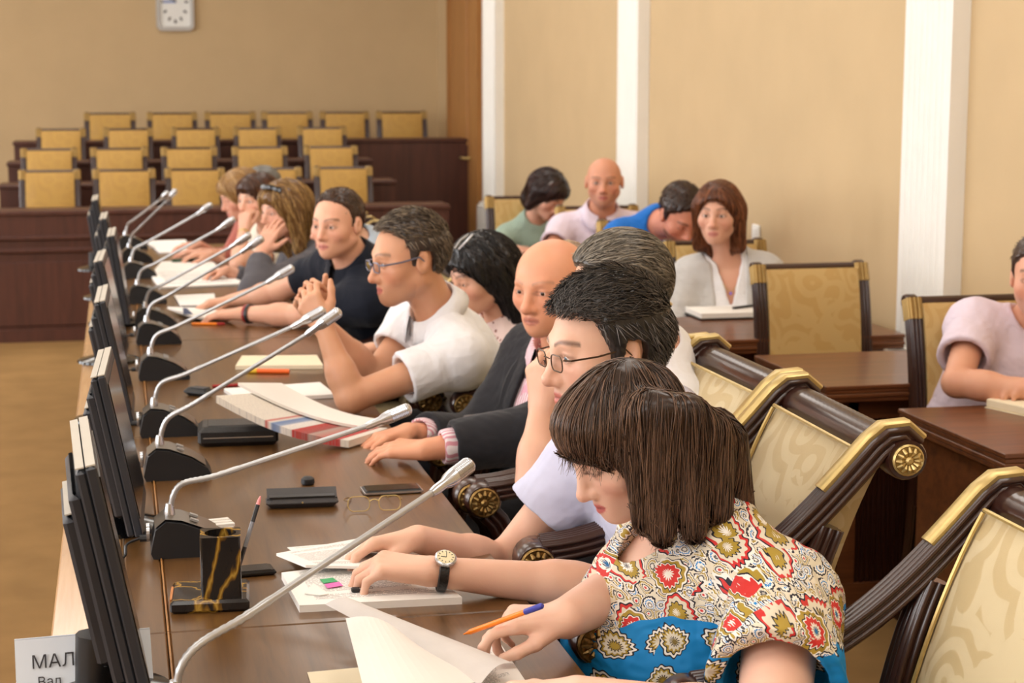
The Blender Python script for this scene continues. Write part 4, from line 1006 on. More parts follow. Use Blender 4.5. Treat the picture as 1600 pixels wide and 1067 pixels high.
def ik(S_, Wr, a, b, hint):
    D = Wr-S_; L = np.linalg.norm(D); D = D/L
    if L > (a+b)*.995: k = L/((a+b)*.995); a *= k; b *= k
    x = (a*a-b*b+L*L)/(2*L); h = math.sqrt(max(a*a-x*x, 1e-6)); u = hint-D*(hint@D); return S_+D*x+nrm(u)*h
def strands(sdf, N, L, flow, rng, col_fn, seg=8, rad=.0013, lift=0.0, off=.0015, pts=None, keep=None, wobk=.18):
    """trace strands over a hair volume"""
    V, F, Nn = pts; i = rng.randint(0, len(V), N); p = V[i].copy()
    if keep is not None: p = p[keep(p)]
    n = len(p); path = [p.copy()]; Ls = L*rng.uniform(.6, 1.25, n) if np.isscalar(L) else L(p, rng); ph = rng.uniform(0, .004, n); wob = rng.normal(size=(n, 3))*wobk
    for k in range(seg-1):
        g = sdf.grad(p); f = flow(p)+wob; f = f-g*np.einsum('ij,ij->i', f, g)[:, None]; f /= np.linalg.norm(f, axis=1)[:, None]+1e-9
        p = p+f*(Ls/(seg-1))[:, None]; d = sdf.eval(p); tgt = off+ph*.5+lift*((k+1)/(seg-1))**1.5
        p = p-g*(np.clip(d, -.03, .03)-tgt)[:, None]; path.append(p.copy())
    P = np.stack(path, 1); t = np.linspace(0, 1, seg); R = rad*rng.uniform(.6, 1.3, n)[:, None]*(1-.85*t**2)[None]*np.minimum(1, .35+3*t)[None]
    V2, F2 = tubes_mesh(P, R); c = np.repeat(col_fn(n, rng), seg*3, axis=0); return V2, F2, c
def wisps(HV, w, rng, cf):
    """loose tips hanging free of the hair volume; w: (mask fn, count, length, direction)"""
    V = HV[w[0](HV)]; n = w[1]
    p = V[rng.randint(0, len(V), n)]; d = np.array(w[3])+rng.normal(size=(n, 3))*.16; d /= np.linalg.norm(d, axis=1)[:, None]; L = w[2]*rng.uniform(.4, 1.3, n); b = rng.normal(size=(n, 3))*.006
    t = np.linspace(-.9, 1, 7); P = p[:, None]+d[:, None]*(L[:, None]*t[None])[..., None]+b[:, None]*(t**2*np.sign(t))[None, :, None]
    V2, F2 = tubes_mesh(P, .0010*rng.uniform(.6, 1.2, n)[:, None]*(1-.8*np.clip(t, 0, 1))[None]); return V2, F2, np.repeat(cf(n, rng), 21, axis=0)
def merge(parts):
    Vs, Fs, Cs, b = [], [], [], 0
    for V, F, c in parts: Vs.append(V); Fs.append(F+b); Cs.append(c); b += len(V)
    return np.concatenate(Vs), np.concatenate(Fs), np.concatenate(Cs)
def hcol(a, b):
    a = np.array(a[:3]); b = np.array(b[:3])
    return lambda n, r: a+(b-a)*(r.uniform(0, 1, n)**1.6)[:, None]
HL_STD = [(-.13, -.08), (-.06, -.072), (-.04, -.045), (-.03, .022), (.008, .027), (.013, -.016), (.028, -.012), (.036, .032), (.05, .05), (.075, .084), (.12, .094)]
def short_hair(p):
    h = Sdf(); ts, tt = p.get('t_side', .007), p.get('t_top', .018)
    h.ell((-.010, 0, .028), (.100+ts, .076+ts, .088+ts), k=.01)
    h.ell((p.get('top_x', -.016), 0, .048), (.084+tt*.8, .066+tt*.8, .066+tt), k=.03)
    hl = np.array(p.get('hairline', HL_STD)); wid = p.get('peak', .25)
    h.fn(lambda q: (np.interp(q[:, 0]+wid*np.maximum(np.abs(q[:, 1])-.045, 0), hl[:, 0], hl[:, 1]).astype(np.float32)-q[:, 2])*.6, 'i', .006)
    if 'zmax' in p: h.fn(lambda q: (q[:, 2]-p['zmax']-.35*np.minimum(q[:, 0]+.05, 0)*-1)*.8, 'i', .01)
    return h
def long_hair(p):
    h = Sdf(); ln = p.get('len', .15); v = p.get('vol', 1.0)
    h.ell((-.012, 0, .032), (.106+.012*v, .082+.012*v, .092+.012*v), k=.02)
    h.cone((-.055, 0, .0), (-.065-.01*v, 0, -ln), .075+.008*v, .05+.015*v, .04)
    for s in (-1, 1):
        h.cone((-.008-p.get('back', 0), s*.074, .02), (-.012-p.get('back', 0)*1.3, s*(.078+.006*v), -ln*.95), .026+.006*v, .02+.004*v, .035)
    h.ell((.098-p.get('back', 0)*.6, p.get('part', 0)*.02, -.035), (.078, .066+p.get('back', 0)*.6, .096), None, .02, 's')
    if p.get('fringe'): h.ell((.066, 0, .066), (.036, .062, .04), None, .02)
    h.cone((.0, 0, -.09), (.0, 0, -.3), .052, .052, .01, 's')
    return h
def cutarm(en, dv, L, r):
    """everything of the sleeve beyond its hem"""
    c = ('c', np.array(en), np.array(en)+dv*L, r, r, 's', 0)
    return lambda p: np.maximum(((np.asarray(en)-p)@dv).astype(np.float32), Sdf.prim(c, p))
class Person: pass
def person(label, sp):
    """sp: head C, forward, neck, pelvis, torso facing, arms ... all in world metres"""
    P = Person(); rng = np.random.RandomState(sp.get('seed', 1)); fem = sp.get('female', 0); bs = sp.get('bs', .93 if fem else 1.0); hs = sp.get('hs', .94 if fem else 1.0); vox = sp.get('vox', .0045)
    C = np.array(sp['head'], float); fw = nrm(sp['fwd']); up = np.array(sp.get('up', (0, 0, 1.0)), float); lf = nrm(np.cross(up, fw)); upv = np.cross(fw, lf)
    R = np.stack([fw, lf, upv], 1); T = (R, C); N = np.array(sp['neck'], float); Pv = np.array(sp['pelvis'], float)
    u = nrm(N-Pv); f = np.array(sp['face'], float); f = nrm(f-u*(f@u)); l = np.cross(u, f); TR = np.stack([f, l, u], 1); tl = np.linalg.norm(N-Pv)
    sw = sp.get('sw', .165)*bs; sf = sp.get('sf', (0, 0)); sd = sp.get('sd', .045); sd = sd if isinstance(sd, tuple) else (sd, sd)
    SH = {'L': N+l*sw+f*sf[0]-u*sd[0], 'R': N-l*sw+f*sf[1]-u*sd[1]}
    def torso(o, off, k=.05):
        o.ell(N-u*.17*bs+f*.012, np.array([.105*bs, .155*bs, .19*bs])+off, TR, k)
        o.ell(Pv+u*min(.2, tl*.42)+f*.02*sp.get('belly', 1), np.array([.105*bs*sp.get('belly', 1), .145*bs, .19*bs])+off, TR, .08)
        o.ell(Pv+u*.03, np.array([.125, .165, .13])*bs+off, TR, .08)
        for s in 'LR':
            o.cone(N+u*.03-f*.005, SH[s], .043*bs+off, .050*bs+off, .05); o.cone(N-u*.09, SH[s]-u*.02, .07*bs+off, .05*bs+off, .05)
        if fem:
            for s in (-1, 1): o.ball(N-u*.20*bs+f*.085*bs+l*s*.075*bs, .058*bs*sp.get('bust', 1)+off, .06)
    o = Sdf(); torso(o, -.004)
    hb = C+R@(np.array([-.020, 0, -.055])*hs); nr = sp.get('nr', .046 if fem else .056)
    o.cone(hb, N+u*.01, nr*hs*1.02, nr*1.08, .035)
    head_ops(o, T, hs, sp)
    E, WR, HD = {}, {}, []
    for s in 'LR':
        a = sp.get('arm'+s)
        if a is None: continue
        WR[s] = np.array(a['w'], float); E[s] = np.array(a['e'], float) if 'e' in a else ik(SH[s], WR[s], .285*bs, .25*bs, np.array(a.get('hint', (0, 0, -1)), float))
        ar = sp.get('ar', 1.0)*bs; fd = nrm(WR[s]-E[s])
        o.cone(SH[s], E[s], .050*ar, .040*ar, .04); o.cone(E[s], E[s]+(WR[s]-E[s])*.38, .0405*ar, .0415*ar, .02); o.cone(E[s]+(WR[s]-E[s])*.3, WR[s], .041*ar, .0265*ar, .02)
        hd = a.get('d', fd); hn = np.array(a.get('n', (0, 0, 1)), float)
        hand_ops(o, WR[s]+fd*.006, np.array(hd, float), hn, (1 if s == 'L' else -1)*a.get('flip', 1), a.get('curl', (.35, .5, .35)), a.get('thumb', .5), a.get('spread', .05), a.get('hsc', .92 if fem else 1.0), a.get('curls'), HD)
    V, F = o.mesh(vox); root = Pv*1.0; root[2] = 0
    col = skin_cols(V, T, hs, sp, sp['skin'])
    b = fastmesh('person', V, F, 'skin', None, col, origin=tuple(root)); tag(b, label, 'person', sp.get('group', 'people at the meeting'))
    P.o, P.T, P.hs, P.SH, P.E, P.WR, P.N, P.u, P.f, P.l, P.root, P.HD, P.R, P.C = b, T, hs, SH, E, WR, N, u, f, l, root, HD, R, C
    def child(name, V, F, mat, col=None, parent=b):
        q = fastmesh(name, V, F, mat, None, col, origin=tuple(root)); q.parent = parent; q.location = (0, 0, 0); return q
    P.child = child
    def loc(x, y, z): return C+R@(np.array([x, y*sp.get('wide', 1.0), z])*hs)
    P.loc = loc
    # eyes
    if sp.get('eyes', .0042) > 0:
        g = R@nrm(sp.get('gaze', (1, 0, 0)))
        for s in (-1, 1):
            e = MB().lathe([(.0125*math.sin(t), -.0125*math.cos(t)) for t in np.linspace(.05, math.pi-.05, 12)], 16, 'x').build('eye', M[sp.get('iris', 'eye_brown')], b, True)
            yv = nrm(np.cross((0, 0, 1), g)); e.matrix_local = Matrix.Translation(Vector(loc(.0783, s*.031, .0005)-root)) @ Matrix(np.stack([g, yv, np.cross(g, yv)], 1).tolist()).to_4x4() @ Matrix.Scale(hs, 4)
    # hair
    if sp.get('hair'):
        hp = dict(sp['hair']); kind = hp.get('kind', 'short'); h = hp['sdf'](hp) if 'sdf' in hp else (short_hair(hp) if kind == 'short' else long_hair(hp)); hv = hp.get('vox', vox)
        HV, HF = h.mesh(hv); HN = vnormals(HV, HF)
        HV = HV+HN*(hp.get('rough', .0025)*vnoise(HV*np.array(hp.get('nsc', (1, 1, 1))), hp.get('nf', 160), 3))[:, None]
        cf = hcol(hp['c1'], hp['c2']); bc = np.tile(np.array(hp['c1'][:3])*.9, (len(HV), 1)); parts = [(HV, HF, bc)]
        if hp.get('n', 0):
            fl = hp.get('flow') or ((lambda q: np.tile([-.3, 0, -1.0], (len(q), 1))) if kind != 'short' else (lambda q: np.stack([np.where(q[:, 2] > .06, -.5, -.5), q[:, 1]*6, np.where(q[:, 2] > .06, .1, -1.0)], 1)))
            parts.append(strands(h, hp['n'], hp.get('L', .03 if kind == 'short' else .12), fl, rng, cf, hp.get('seg', 5 if kind == 'short' else 8), hp.get('rad', .0014), hp.get('lift', .004 if kind == 'short' else .0), .001, (HV, HF, HN), hp.get('keep') or ((lambda q: ~((q[:, 2] < .05) & (q[:, 0] > -.045) & (q[:, 0] < .035))) if kind == 'short' else None), hp.get('wob', .18)))
        if hp.get('wisps'): parts += [wisps(HV, w_, rng, cf) for w_ in hp['wisps']]
        V2, F2, c2 = merge(parts); V2 = C+(V2*hs)@R.T; P.hair = child('hair', V2, F2, 'hair', c2)
    # clothing
    for cl in sp.get('clothes', []):
        q = Sdf(); off = cl.get('off', .012); torso(q, off)
        sl = cl.get('sleeve', 'short')
        for s in 'LR':
            if s not in E: continue
            se, el, wr = SH[s], E[s], WR[s]; rr = cl.get('sr', .016); ar = sp.get('ar', 1.0)*bs
            if sl == 'short':
                en = se+(el-se)*cl.get('slen', .48); q.cone(se, en, .056*ar+off, .049*ar+rr, .045); dv = nrm(el-se)
                q.fn(cutarm(en, dv, np.linalg.norm(el-en)+.02, .07*ar+rr), 's', .003); q.cone(en-dv*.02, en+dv*.02, .043*ar+rr*.55, .043*ar+rr*.55, .004, 's')
            elif sl == 'long':
                en = el+(wr-el)*cl.get('slen', .74); q.cone(se, el, .054*ar+off, .045*ar+rr, .045); q.cone(el, en, .045*ar+rr, .031*ar+rr, .03); dv = nrm(wr-el)
                q.fn(cutarm(en, dv, .2, .05*ar+rr), 's', .003); q.cone(en-dv*.02, en+dv*.02, .027*ar+rr*.6, .027*ar+rr*.6, .004, 's')
        nd = nrm(hb-N); q.cone(N+nd*.012, hb+nd*.06, nr+.012+cl.get('neck', 0), nr+.03+cl.get('neck', 0), .012, 's')
        for (a1, r1, b1, r2) in cl.get('cuts', []): q.cone(N+TR@np.array(a1), N+TR@np.array(b1), r1, r2, .008, 's')
        for (a1, r1, b1, r2) in cl.get('adds', []): q.cone(N+TR@np.array(a1), N+TR@np.array(b1), r1, r2, .02, 'u')
        q.plane(Pv-u*.12, -u)
        CV, CF = q.mesh(cl.get('vox', max(vox, .0045))); CV = relax(CV, CF, 3); CN = vnormals(CV, CF)
        lv = (CV-N)@TR
        amp = cl.get('fold', .0022); CV = CV+CN*(amp*vnoise(lv*np.array([1.0, .8, .45]), 38, sp.get('seed', 1)+5)+amp*.6*vnoise(lv*np.array([.6, 1.0, 1.6]), 60, 9))[:, None]
        P.cl = child(cl.get('name', 'shirt'), CV, CF, cl['mat'])
        if cl.get('collar'): collar(P, N, nrm(hb-N), f, nr, cl['mat'], child, cl['collar'])
    # legs
    lg = sp.get('legs')
    if lg:
        q = Sdf(); q.ell(Pv+u*.03, np.array([.14, .175, .14])*bs, TR, .08); ff = nrm([f[0], f[1], 0]); hl = nrm(np.cross((0, 0, 1), ff)); sh = Sdf()
        for s in (-1, 1):
            hip = Pv+hl*s*.085; kn = hip+ff*.40+hl*s*.03; kn[2] = .50; an = kn+ff*.03; an[2] = .09
            q.cone(hip, kn, .088*bs, .066*bs, .06); q.cone(kn, an, .064*bs, .046*bs, .03); sh.cone(an+ff*-.02+np.array([0, 0, -.05]), an+ff*.15+np.array([0, 0, -.06]), .036, .028, .02)
        V1, F1 = q.mesh(.012); child(lg[0], V1, F1, lg[1]); V1, F1 = sh.mesh(.009); child('shoes', V1, F1, 'leather')
    return P
def relax(V, F, n):
    e = np.concatenate([F[:, [0, 1]], F[:, [1, 2]], F[:, [2, 3]], F[:, [3, 0]]]); e = np.concatenate([e, e[:, ::-1]]); cnt = np.bincount(e[:, 0], minlength=len(V))[:, None]
    for _ in range(n): V = V*.45+.55*np.stack([np.bincount(e[:, 0], V[e[:, 1], k], len(V)) for k in range(3)], 1)/np.maximum(cnt, 1)
    return V
def collar(P, N, nd, f, nr, mat, child, style):
    f2 = nrm(f-nd*(f@nd)); s2 = np.cross(nd, f2); n = 33; th = np.linspace(math.radians(style.get('gap', 14)), math.radians(360-style.get('gap', 14)), n); G = []
    k = style.get('s', 1.0)
    for a in th:
        fr = max(0, math.cos(a)); ro = (nr+.014)*k; dv = f2*math.cos(a)+s2*math.sin(a)
        tip = max(0, 1-min(a, 2*math.pi-a)/.7)
        z0 = .034; G.append([N+dv*(ro+.004)+nd*(-.005+z0-.02*fr), N+dv*(ro-.001+.004*fr)+nd*(.052+z0-.03*fr), N+dv*(ro+.004+.004*fr)+nd*(.055+z0-.03*fr), N+dv*(ro+.016+.016*fr)+nd*(.03+z0-.034*fr-.012*tip), N+dv*(ro+.030+.026*fr)+nd*(.002+z0-.036*fr-.034*tip), N+dv*(ro+.024+.024*fr)+nd*(.001+z0-.036*fr-.034*tip), N+dv*(ro+.010+.012*fr)+nd*(.026+z0-.032*fr-.01*tip)])
    G = np.array(G); m = G.shape[1]; V = G.reshape(-1, 3); F = [(i*m+j, i*m+(j+1), (i+1)*m+(j+1), (i+1)*m+j) for i in range(n-1) for j in range(m-1)]
    child('collar', V, np.array(F), mat)
def glasses(P, mat, w=.046, h=.030, r=.0013, lensz=-.004):
    g = MB(); L = P.loc; fr = []
    t = bpy.data.objects.new('glasses', None); COL.objects.link(t); t.parent = P.o
    lo = lambda v: tuple(np.array(v)-P.root)
    for s in (-1, 1):
        pr = rrect(w, h, min(w, h)*.38, 5); pr = pr+[pr[0]]
        pts = [L(.1085-.14*(abs(s*.034+x)*1.0-.012)*.35, s*.034+x, lensz+z) for x, z in pr]
        MB().tube([lo(p) for p in pts], r, 6).build('rim', mat, t, True)
        MB().add([lo(p) for p in pts[:-1]], [tuple(range(len(pts)-1))]).build('lens', 'lens', t)
        MB().tube([lo(L(.1035, s*.058, lensz+.008)), lo(L(.096, s*.072, lensz+.008)), lo(L(.05, s*.083, lensz+.01)), lo(L(0, s*.086, .012)), lo(L(-.022, s*.084, -.012))], [r*1.3]*4+[r], 6).build('temple', mat, t, True)
    MB().tube([lo(L(.111, -.012, lensz+.006)), lo(L(.115, 0, lensz+.009)), lo(L(.111, .012, lensz+.006))], r, 6).build('bridge', mat, t, True)
def band(P, s, name, mat, frac=.93, r=.030, wd_=.016, extra=None):
    e, w = P.E[s], P.WR[s]; d = nrm(w-e); c = e+(w-e)*frac; a = nrm(np.cross(d, (0, 0, 1))); bb = np.cross(a, d); pts = []
    m = MB(); n = 28; G = []
    for k in range(n+1):
        t = 2*math.pi*k/n; G.append([c-P.root+(a*math.cos(t)+bb*math.sin(t))*rr+d*x for rr, x in ((r, -wd_/2), (r+.0025, -wd_/2+.002), (r+.0025, wd_/2-.002), (r, wd_/2))])
    m.grid(np.array(G)); q = m.build(name, mat, P.o, True)
    if extra: extra(q, c-P.root, a, bb, d)
    return q
# ================================================================== the cast
def Rof(fw, up=(0, 0, 1)):
    fw = nrm(fw); lf = nrm(np.cross(up, fw)); return np.stack([fw, lf, np.cross(fw, lf)], 1)
A = np.array
PAIS_Z = .845
M['paisley'] = paisley()
M['c_lav'] = cloth('lavender_cotton', S(206,208,232), strength=.4)
M['c_white'] = cloth('white_cotton', S(238,238,242), strength=.4)
M['c_navy'] = cloth('navy_cotton', S(22,27,40), strength=.3)
M['c_suit'] = cloth('charcoal_suiting', S(40,40,44), strength=.3, var=.1)
M['c_pinkshirt'] = cloth('pink_striped_cotton', S(240,228,232), pattern=pat_stripe)
M['c_tie'] = cloth('pink_silk', S(232,170,188), rough=.45, strength=.15)
M['c_knit'] = cloth('pink_lace_knit', S(222,198,190), pattern=pat_knit, strength=.3)
M['c_grey'] = cloth('grey_jersey', S(92,90,96), strength=.35)
M['c_cream'] = cloth('cream_cotton', S(238,230,214), strength=.3)
M['c_ltblue'] = cloth('light_blue_cotton', S(190,205,222), strength=.3)
M['c_denim'] = cloth('denim_blue', S(72,96,146), strength=.3)
M['c_pink'] = cloth('pale_pink_cotton', S(226,212,228), strength=.4)
M['c_blue'] = cloth('bright_blue_pique', S(36,110,196), strength=.35)
M['c_green'] = cloth('pale_green_knit', S(160,182,168), pattern=pat_rib, strength=.35)
M['c_cardigan'] = cloth('light_grey_knit', S(196,194,192), strength=.35)
M['c_trousers'] = cloth('dark_trousers', S(30,31,38), strength=.3)
M['c_black'] = cloth('black_cloth', S(20,20,23), strength=.3)
M['c_rose'] = cloth('dusty_rose_cotton', S(176,104,92), strength=.3)
SK_L, SK_M, SK_T, SK_R = S(236,194,170), S(228,180,152), S(206,152,118), S(220,160,128)
BRN = dict(c1=S(54,38,30), c2=S(132,102,82))
# ---- woman in the paisley blouse, reading with head bowed
fw1 = (-.86, -.16, -.49); R1 = Rof(fw1); C1 = W(978, 690, 2.76); hs1 = .96
l1 = lambda x, y, Y: R1.T@(W(x, y, Y)-C1)/hs1
dn1 = R1.T@A([0, 0, -1.0])
def hair1(p):
    h = Sdf(); h.ell((-.014, 0, .036), (.116, .091, .102), k=.02)
    h.ell((.050, 0, .070), (.050, .068, .044), None, .03)
    for a, b, ra, rb in (((1000, 640, 2.675), (998, 812, 2.67), .026, .014), ((1035, 640, 2.66), (1035, 835, 2.655), .03, .016), ((1075, 645, 2.655), (1085, 828, 2.65), .032, .018), ((1110, 670, 2.67), (1125, 800, 2.665), .034, .02),
                         ((1130, 690, 2.71), (1158, 785, 2.71), .04, .02), ((1110, 680, 2.77), (1140, 790, 2.78), .05, .03), ((1060, 680, 2.84), (1075, 800, 2.86), .04, .02), ((1000, 660, 2.86), (1000, 790, 2.87), .025, .012)):
        h.cone(l1(*a), l1(*b), ra, rb, .03)
    h.ell((.112, .0, -.060), (.080, .10, .098), None, .012, 's')
    h.cone(l1(1080, 790, 2.78), l1(1090, 900, 2.8), .045, .05, .01, 's')
    return h
w1R = TB(884, 966, .815); w1L = TB(905, 1092, .795)
p1 = person('woman in blue paisley blouse with brown bob writing in the foreground', dict(seed=3, female=1, bs=1.12, hs=hs1, vox=.0036, head=C1, fwd=fw1, neck=W(1092, 826, 2.76), pelvis=(.98, 2.84, .55), face=(-1, -.12, 0), sw=.185, sf=(-.05, -.03), sd=(.045, .11),
    skin=S(238,196,174), eyes=0, lips=S(198,92,98), lash=.9, brow=.5, nose=1.08, ar=1.12, bust=1.35, belly=1.75,
    armR=dict(w=w1R, e=(.945, 2.99, .80), d=(-.97, .02, .06), n=(-.1, -.12, 1), curls=[(.3, .75, .4), (.7, .8, .45), (.95, .9, .5), (1.0, .9, .5)], thumb=.62, hsc=.98),
    armL=dict(w=w1L, e=W(1205, 1150, 2.29), d=(-.97, .12, -.08), n=(.05, -.45, .9), curl=(.3, .4, .3), thumb=.4, hsc=.98),
    hair=dict(kind='long', sdf=hair1, vox=.0042, n=4200, L=.17, seg=10, rad=.0015, rough=.0012, nf=90, wob=.07, flow=lambda q: np.tile(dn1, (len(q), 1)), wisps=[(lambda q: (q[:, 0] > .035) & (q[:, 2] < .052) & (q[:, 2] > .005), 420, .026, dn1+A([.0, .0, -.3])), (lambda q: (q@dn1 > .092), 700, .022, dn1+A([-.18, .0, .0]))], **BRN),
    clothes=[dict(name='blouse', mat='paisley', off=.016, sleeve='short', slen=.66, sr=.045, vox=.0042, fold=.003, neck=.002, cuts=[((.05, 0, .03), .055, (.19, 0, -.16), .03)])], legs=('skirt', 'c_black')))
# ---- man with spectacles and wrist watch
fw2 = (-.98, -.15, -.10); C2 = W(946, 545, 3.10)
w2L = TB(678, 893, .80); w2R = TB(655, 842, .80)
HL2 = [(-.13, -.08), (-.06, -.072), (-.04, -.045), (-.03, .022), (.008, .027), (.013, -.02), (.028, -.012), (.036, .034), (.044, .06), (.066, .082), (.12, .094)]
p2 = person('man in lavender shirt with thin-framed spectacles and wrist watch', dict(seed=5, vox=.0034, hs=1.04, head=C2, fwd=fw2, neck=W(1030, 682, 3.16), pelvis=(1.12, 3.32, .56), face=(-1, -.1, 0), sf=(.05, .10), sd=.11,
    skin=S(232,186,160), eyes=.0038, gaze=(1, .05, -.15), iris='eye_blue', stubble=.3, nose=1.12, browc=S(60,50,46),
    armR=dict(w=w2R, hint=(-.2, .4, -1), d=(-.95, -.05, -.05), n=(-.1, .25, .95), curl=(.5, .6, .4), thumb=.8, hsc=1.02),
    armL=dict(w=w2L, e=W(985, 925, 2.98), d=(-.93, .34, .10), n=(-.1, -.1, .98), curls=[(.6, .6, .4), (.65, .65, .4), (.7, .7, .4), (.7, .7, .4)], thumb=.5, hsc=1.05),
    hair=dict(t_side=.012, t_top=.024, top_x=-.010, hairline=HL2, n=4000, L=.036, lift=.010, rad=.0011, seg=6, c1=S(44,41,40), c2=S(128,122,118), flow=lambda q: np.stack([np.where(q[:, 2] > .06, .8, -.6), np.where(q[:, 2] > .05, .5, 0), np.where(q[:, 2] > .06, .3, -.9)], 1)),
    clothes=[dict(mat='c_lav', off=.018, sleeve='short', slen=.52, sr=.036, vox=.0045, collar=dict(s=1.02), cuts=[((.06, 0, .02), .03, (.12, 0, -.10), .012)])], legs=('trousers', 'c_trousers')))
glasses(p2, 'darkframe', .044, .028)
def watchface(q, c, a, b, d):
    k = nrm(b*.85-a*.5); m = np.eye(4); m[:3, 0] = d; m[:3, 2] = k; m[:3, 1] = np.cross(k, d); m[:3, 3] = c+k*.031
    MB().lathe([(.018, 0), (.0195, .003), (.0195, .007), (.017, .009)], 28).xf(m).build('watch_case', 'chrome', q, True)
    MB().lathe([(.016, .008), (.016, .0095)], 28).xf(m).build('watch_dial', plain('ivory_dial', S(240,228,186), .3, var=.02), q)
    hb_ = MB(); 
    for k2 in range(12):
        t = k2*math.pi/6; hb_.box((.0128*math.cos(t), .0128*math.sin(t), .0099), (.003, .001, .0006), Matrix.Rotation(t, 3, 'Z'))
    hb_.box((.004, .001, .0101), (.01, .0011, .0005)); hb_.box((-.001, -.005, .0103), (.0009, .012, .0005)); hb_.xf(m).build('watch_hands', 'ink', q)
band(p2, 'L', 'watch_strap', 'leather', .955, .0315, .018, watchface)
# ---- grey-haired man propping his chin
C3 = W(965, 462, 3.72)
p3 = person('grey-haired man in white shirt with chin on hand, behind the bespectacled man', dict(seed=8, vox=.005, hs=1.03, head=C3, fwd=(-.98, -.05, -.15), neck=W(1030, 570, 3.78), pelvis=(1.16, 3.85, .56), face=(-1, -.1, 0), sf=(.04, .04), skin=SK_M, eyes=.004, brow=.4,
    armL=dict(w=W(846, 640, 3.60), e=W(838, 752, 3.55), d=(-.05, .1, 1), n=(-.9, -.4, 0), curl=(.9, .9, .5), thumb=.4), armR=dict(w=(.95, 3.98, .62), hint=(.3, .5, -1), d=(-1, 0, -.3)),
    hair=dict(t_side=.012, t_top=.022, n=2600, L=.06, lift=.002, rad=.0013, seg=7, c1=S(74,68,60), c2=S(168,158,142), flow=lambda q: np.stack([-np.ones(len(q)), q[:, 1]*3, np.where(q[:, 2] > .08, 0, -.5)], 1)),
    clothes=[dict(mat='c_white', off=.016, sleeve='short', slen=.46, sr=.025, collar=dict())], legs=('trousers', 'c_trousers')))
# ---- older bald man in suit
C4 = W(862, 446, 4.36)
p4 = person('older balding man in charcoal suit and pink tie', dict(seed=11, vox=.0042, hs=1.0, wide=1.17, head=C4, fwd=(-.76, -.63, -.12), neck=W(893, 556, 4.42), pelvis=(1.14, 4.52, .56), face=(-.93, -.36, 0), sd=.055, belly=1.25, jaw=1.22, skin=S(224,160,126), eyes=.0026, brow=.5, browc=S(150,120,100), nose=1.22, lips=S(184,112,96), nr=.064, gaze=(1, .1, -.05),
    armL=dict(w=W(670, 702, 4.08), e=W(850, 676, 4.10), d=(-.8, .6, -.05), n=(-.1, -.2, 1), curl=(.25, .35, .2), thumb=.5), armR=dict(w=W(640, 676, 4.42), hint=(.4, .5, -1), d=(-.9, -.45, -.05), n=(0, .1, 1), curl=(.3, .4, .25), thumb=.6),
    hair=dict(t_side=.004, t_top=.004, zmax=.085, n=1200, L=.03, lift=.001, rad=.0012, c1=S(176,150,126), c2=S(222,206,186), hairline=[(-.13, -.08), (-.06, -.07), (-.04, -.045), (-.03, .0), (-.008, .022), (.0, .03), (.012, .09), (.12, .3)]),
    clothes=[dict(name='shirt', mat='c_pinkshirt', off=.010, sleeve='long', slen=.90, sr=.011, collar=dict(s=1.05), vox=.006), dict(name='jacket', mat='c_suit', off=.026, sleeve='long', slen=.80, sr=.03, vox=.0055, neck=.012, cuts=[((.06, 0, .03), .05, (.19, 0, -.22), .03), ((.19, 0, -.22), .03, (.22, 0, -.36), .012)])], legs=('trousers', 'c_suit')))
tp = [p4.N+np.stack([p4.f, p4.l, p4.u], 1)@A(v) for v in ((.075, 0, -.01), (.118, 0, -.06), (.142, 0, -.16), (.158, .005, -.28), (.165, .01, -.36))]
G = np.array([[p+p4.l*w-p4.root+p4.f*.012 for w in (-x, -x*.4, x*.4, x)] for p, x in zip(spline(tp, 12), np.interp(np.arange(12), [0, 1, 2, 11], [.018, .014, .016, .042]))])
MB().grid(G).build('tie', 'c_tie', p4.o, True)
for s in (-1, 1):
    lp = [p4.N+np.stack([p4.f, p4.l, p4.u], 1)@A(v) for v in ((.03, s*.085, .02), (.105, s*.082, -.06), (.15, s*.06, -.16), (.175, s*.03, -.28))]
    G = np.array([[q+p4.l*s*w-p4.root+p4.f*(.022+h) for w, h in ((-.012, 0), (.012, .006), (.03*(1-abs(i-5)/14), -.004))] for i, q in enumerate(spline(lp, 12))]); MB().grid(G).build('lapel', 'c_suit', p4.o, True)
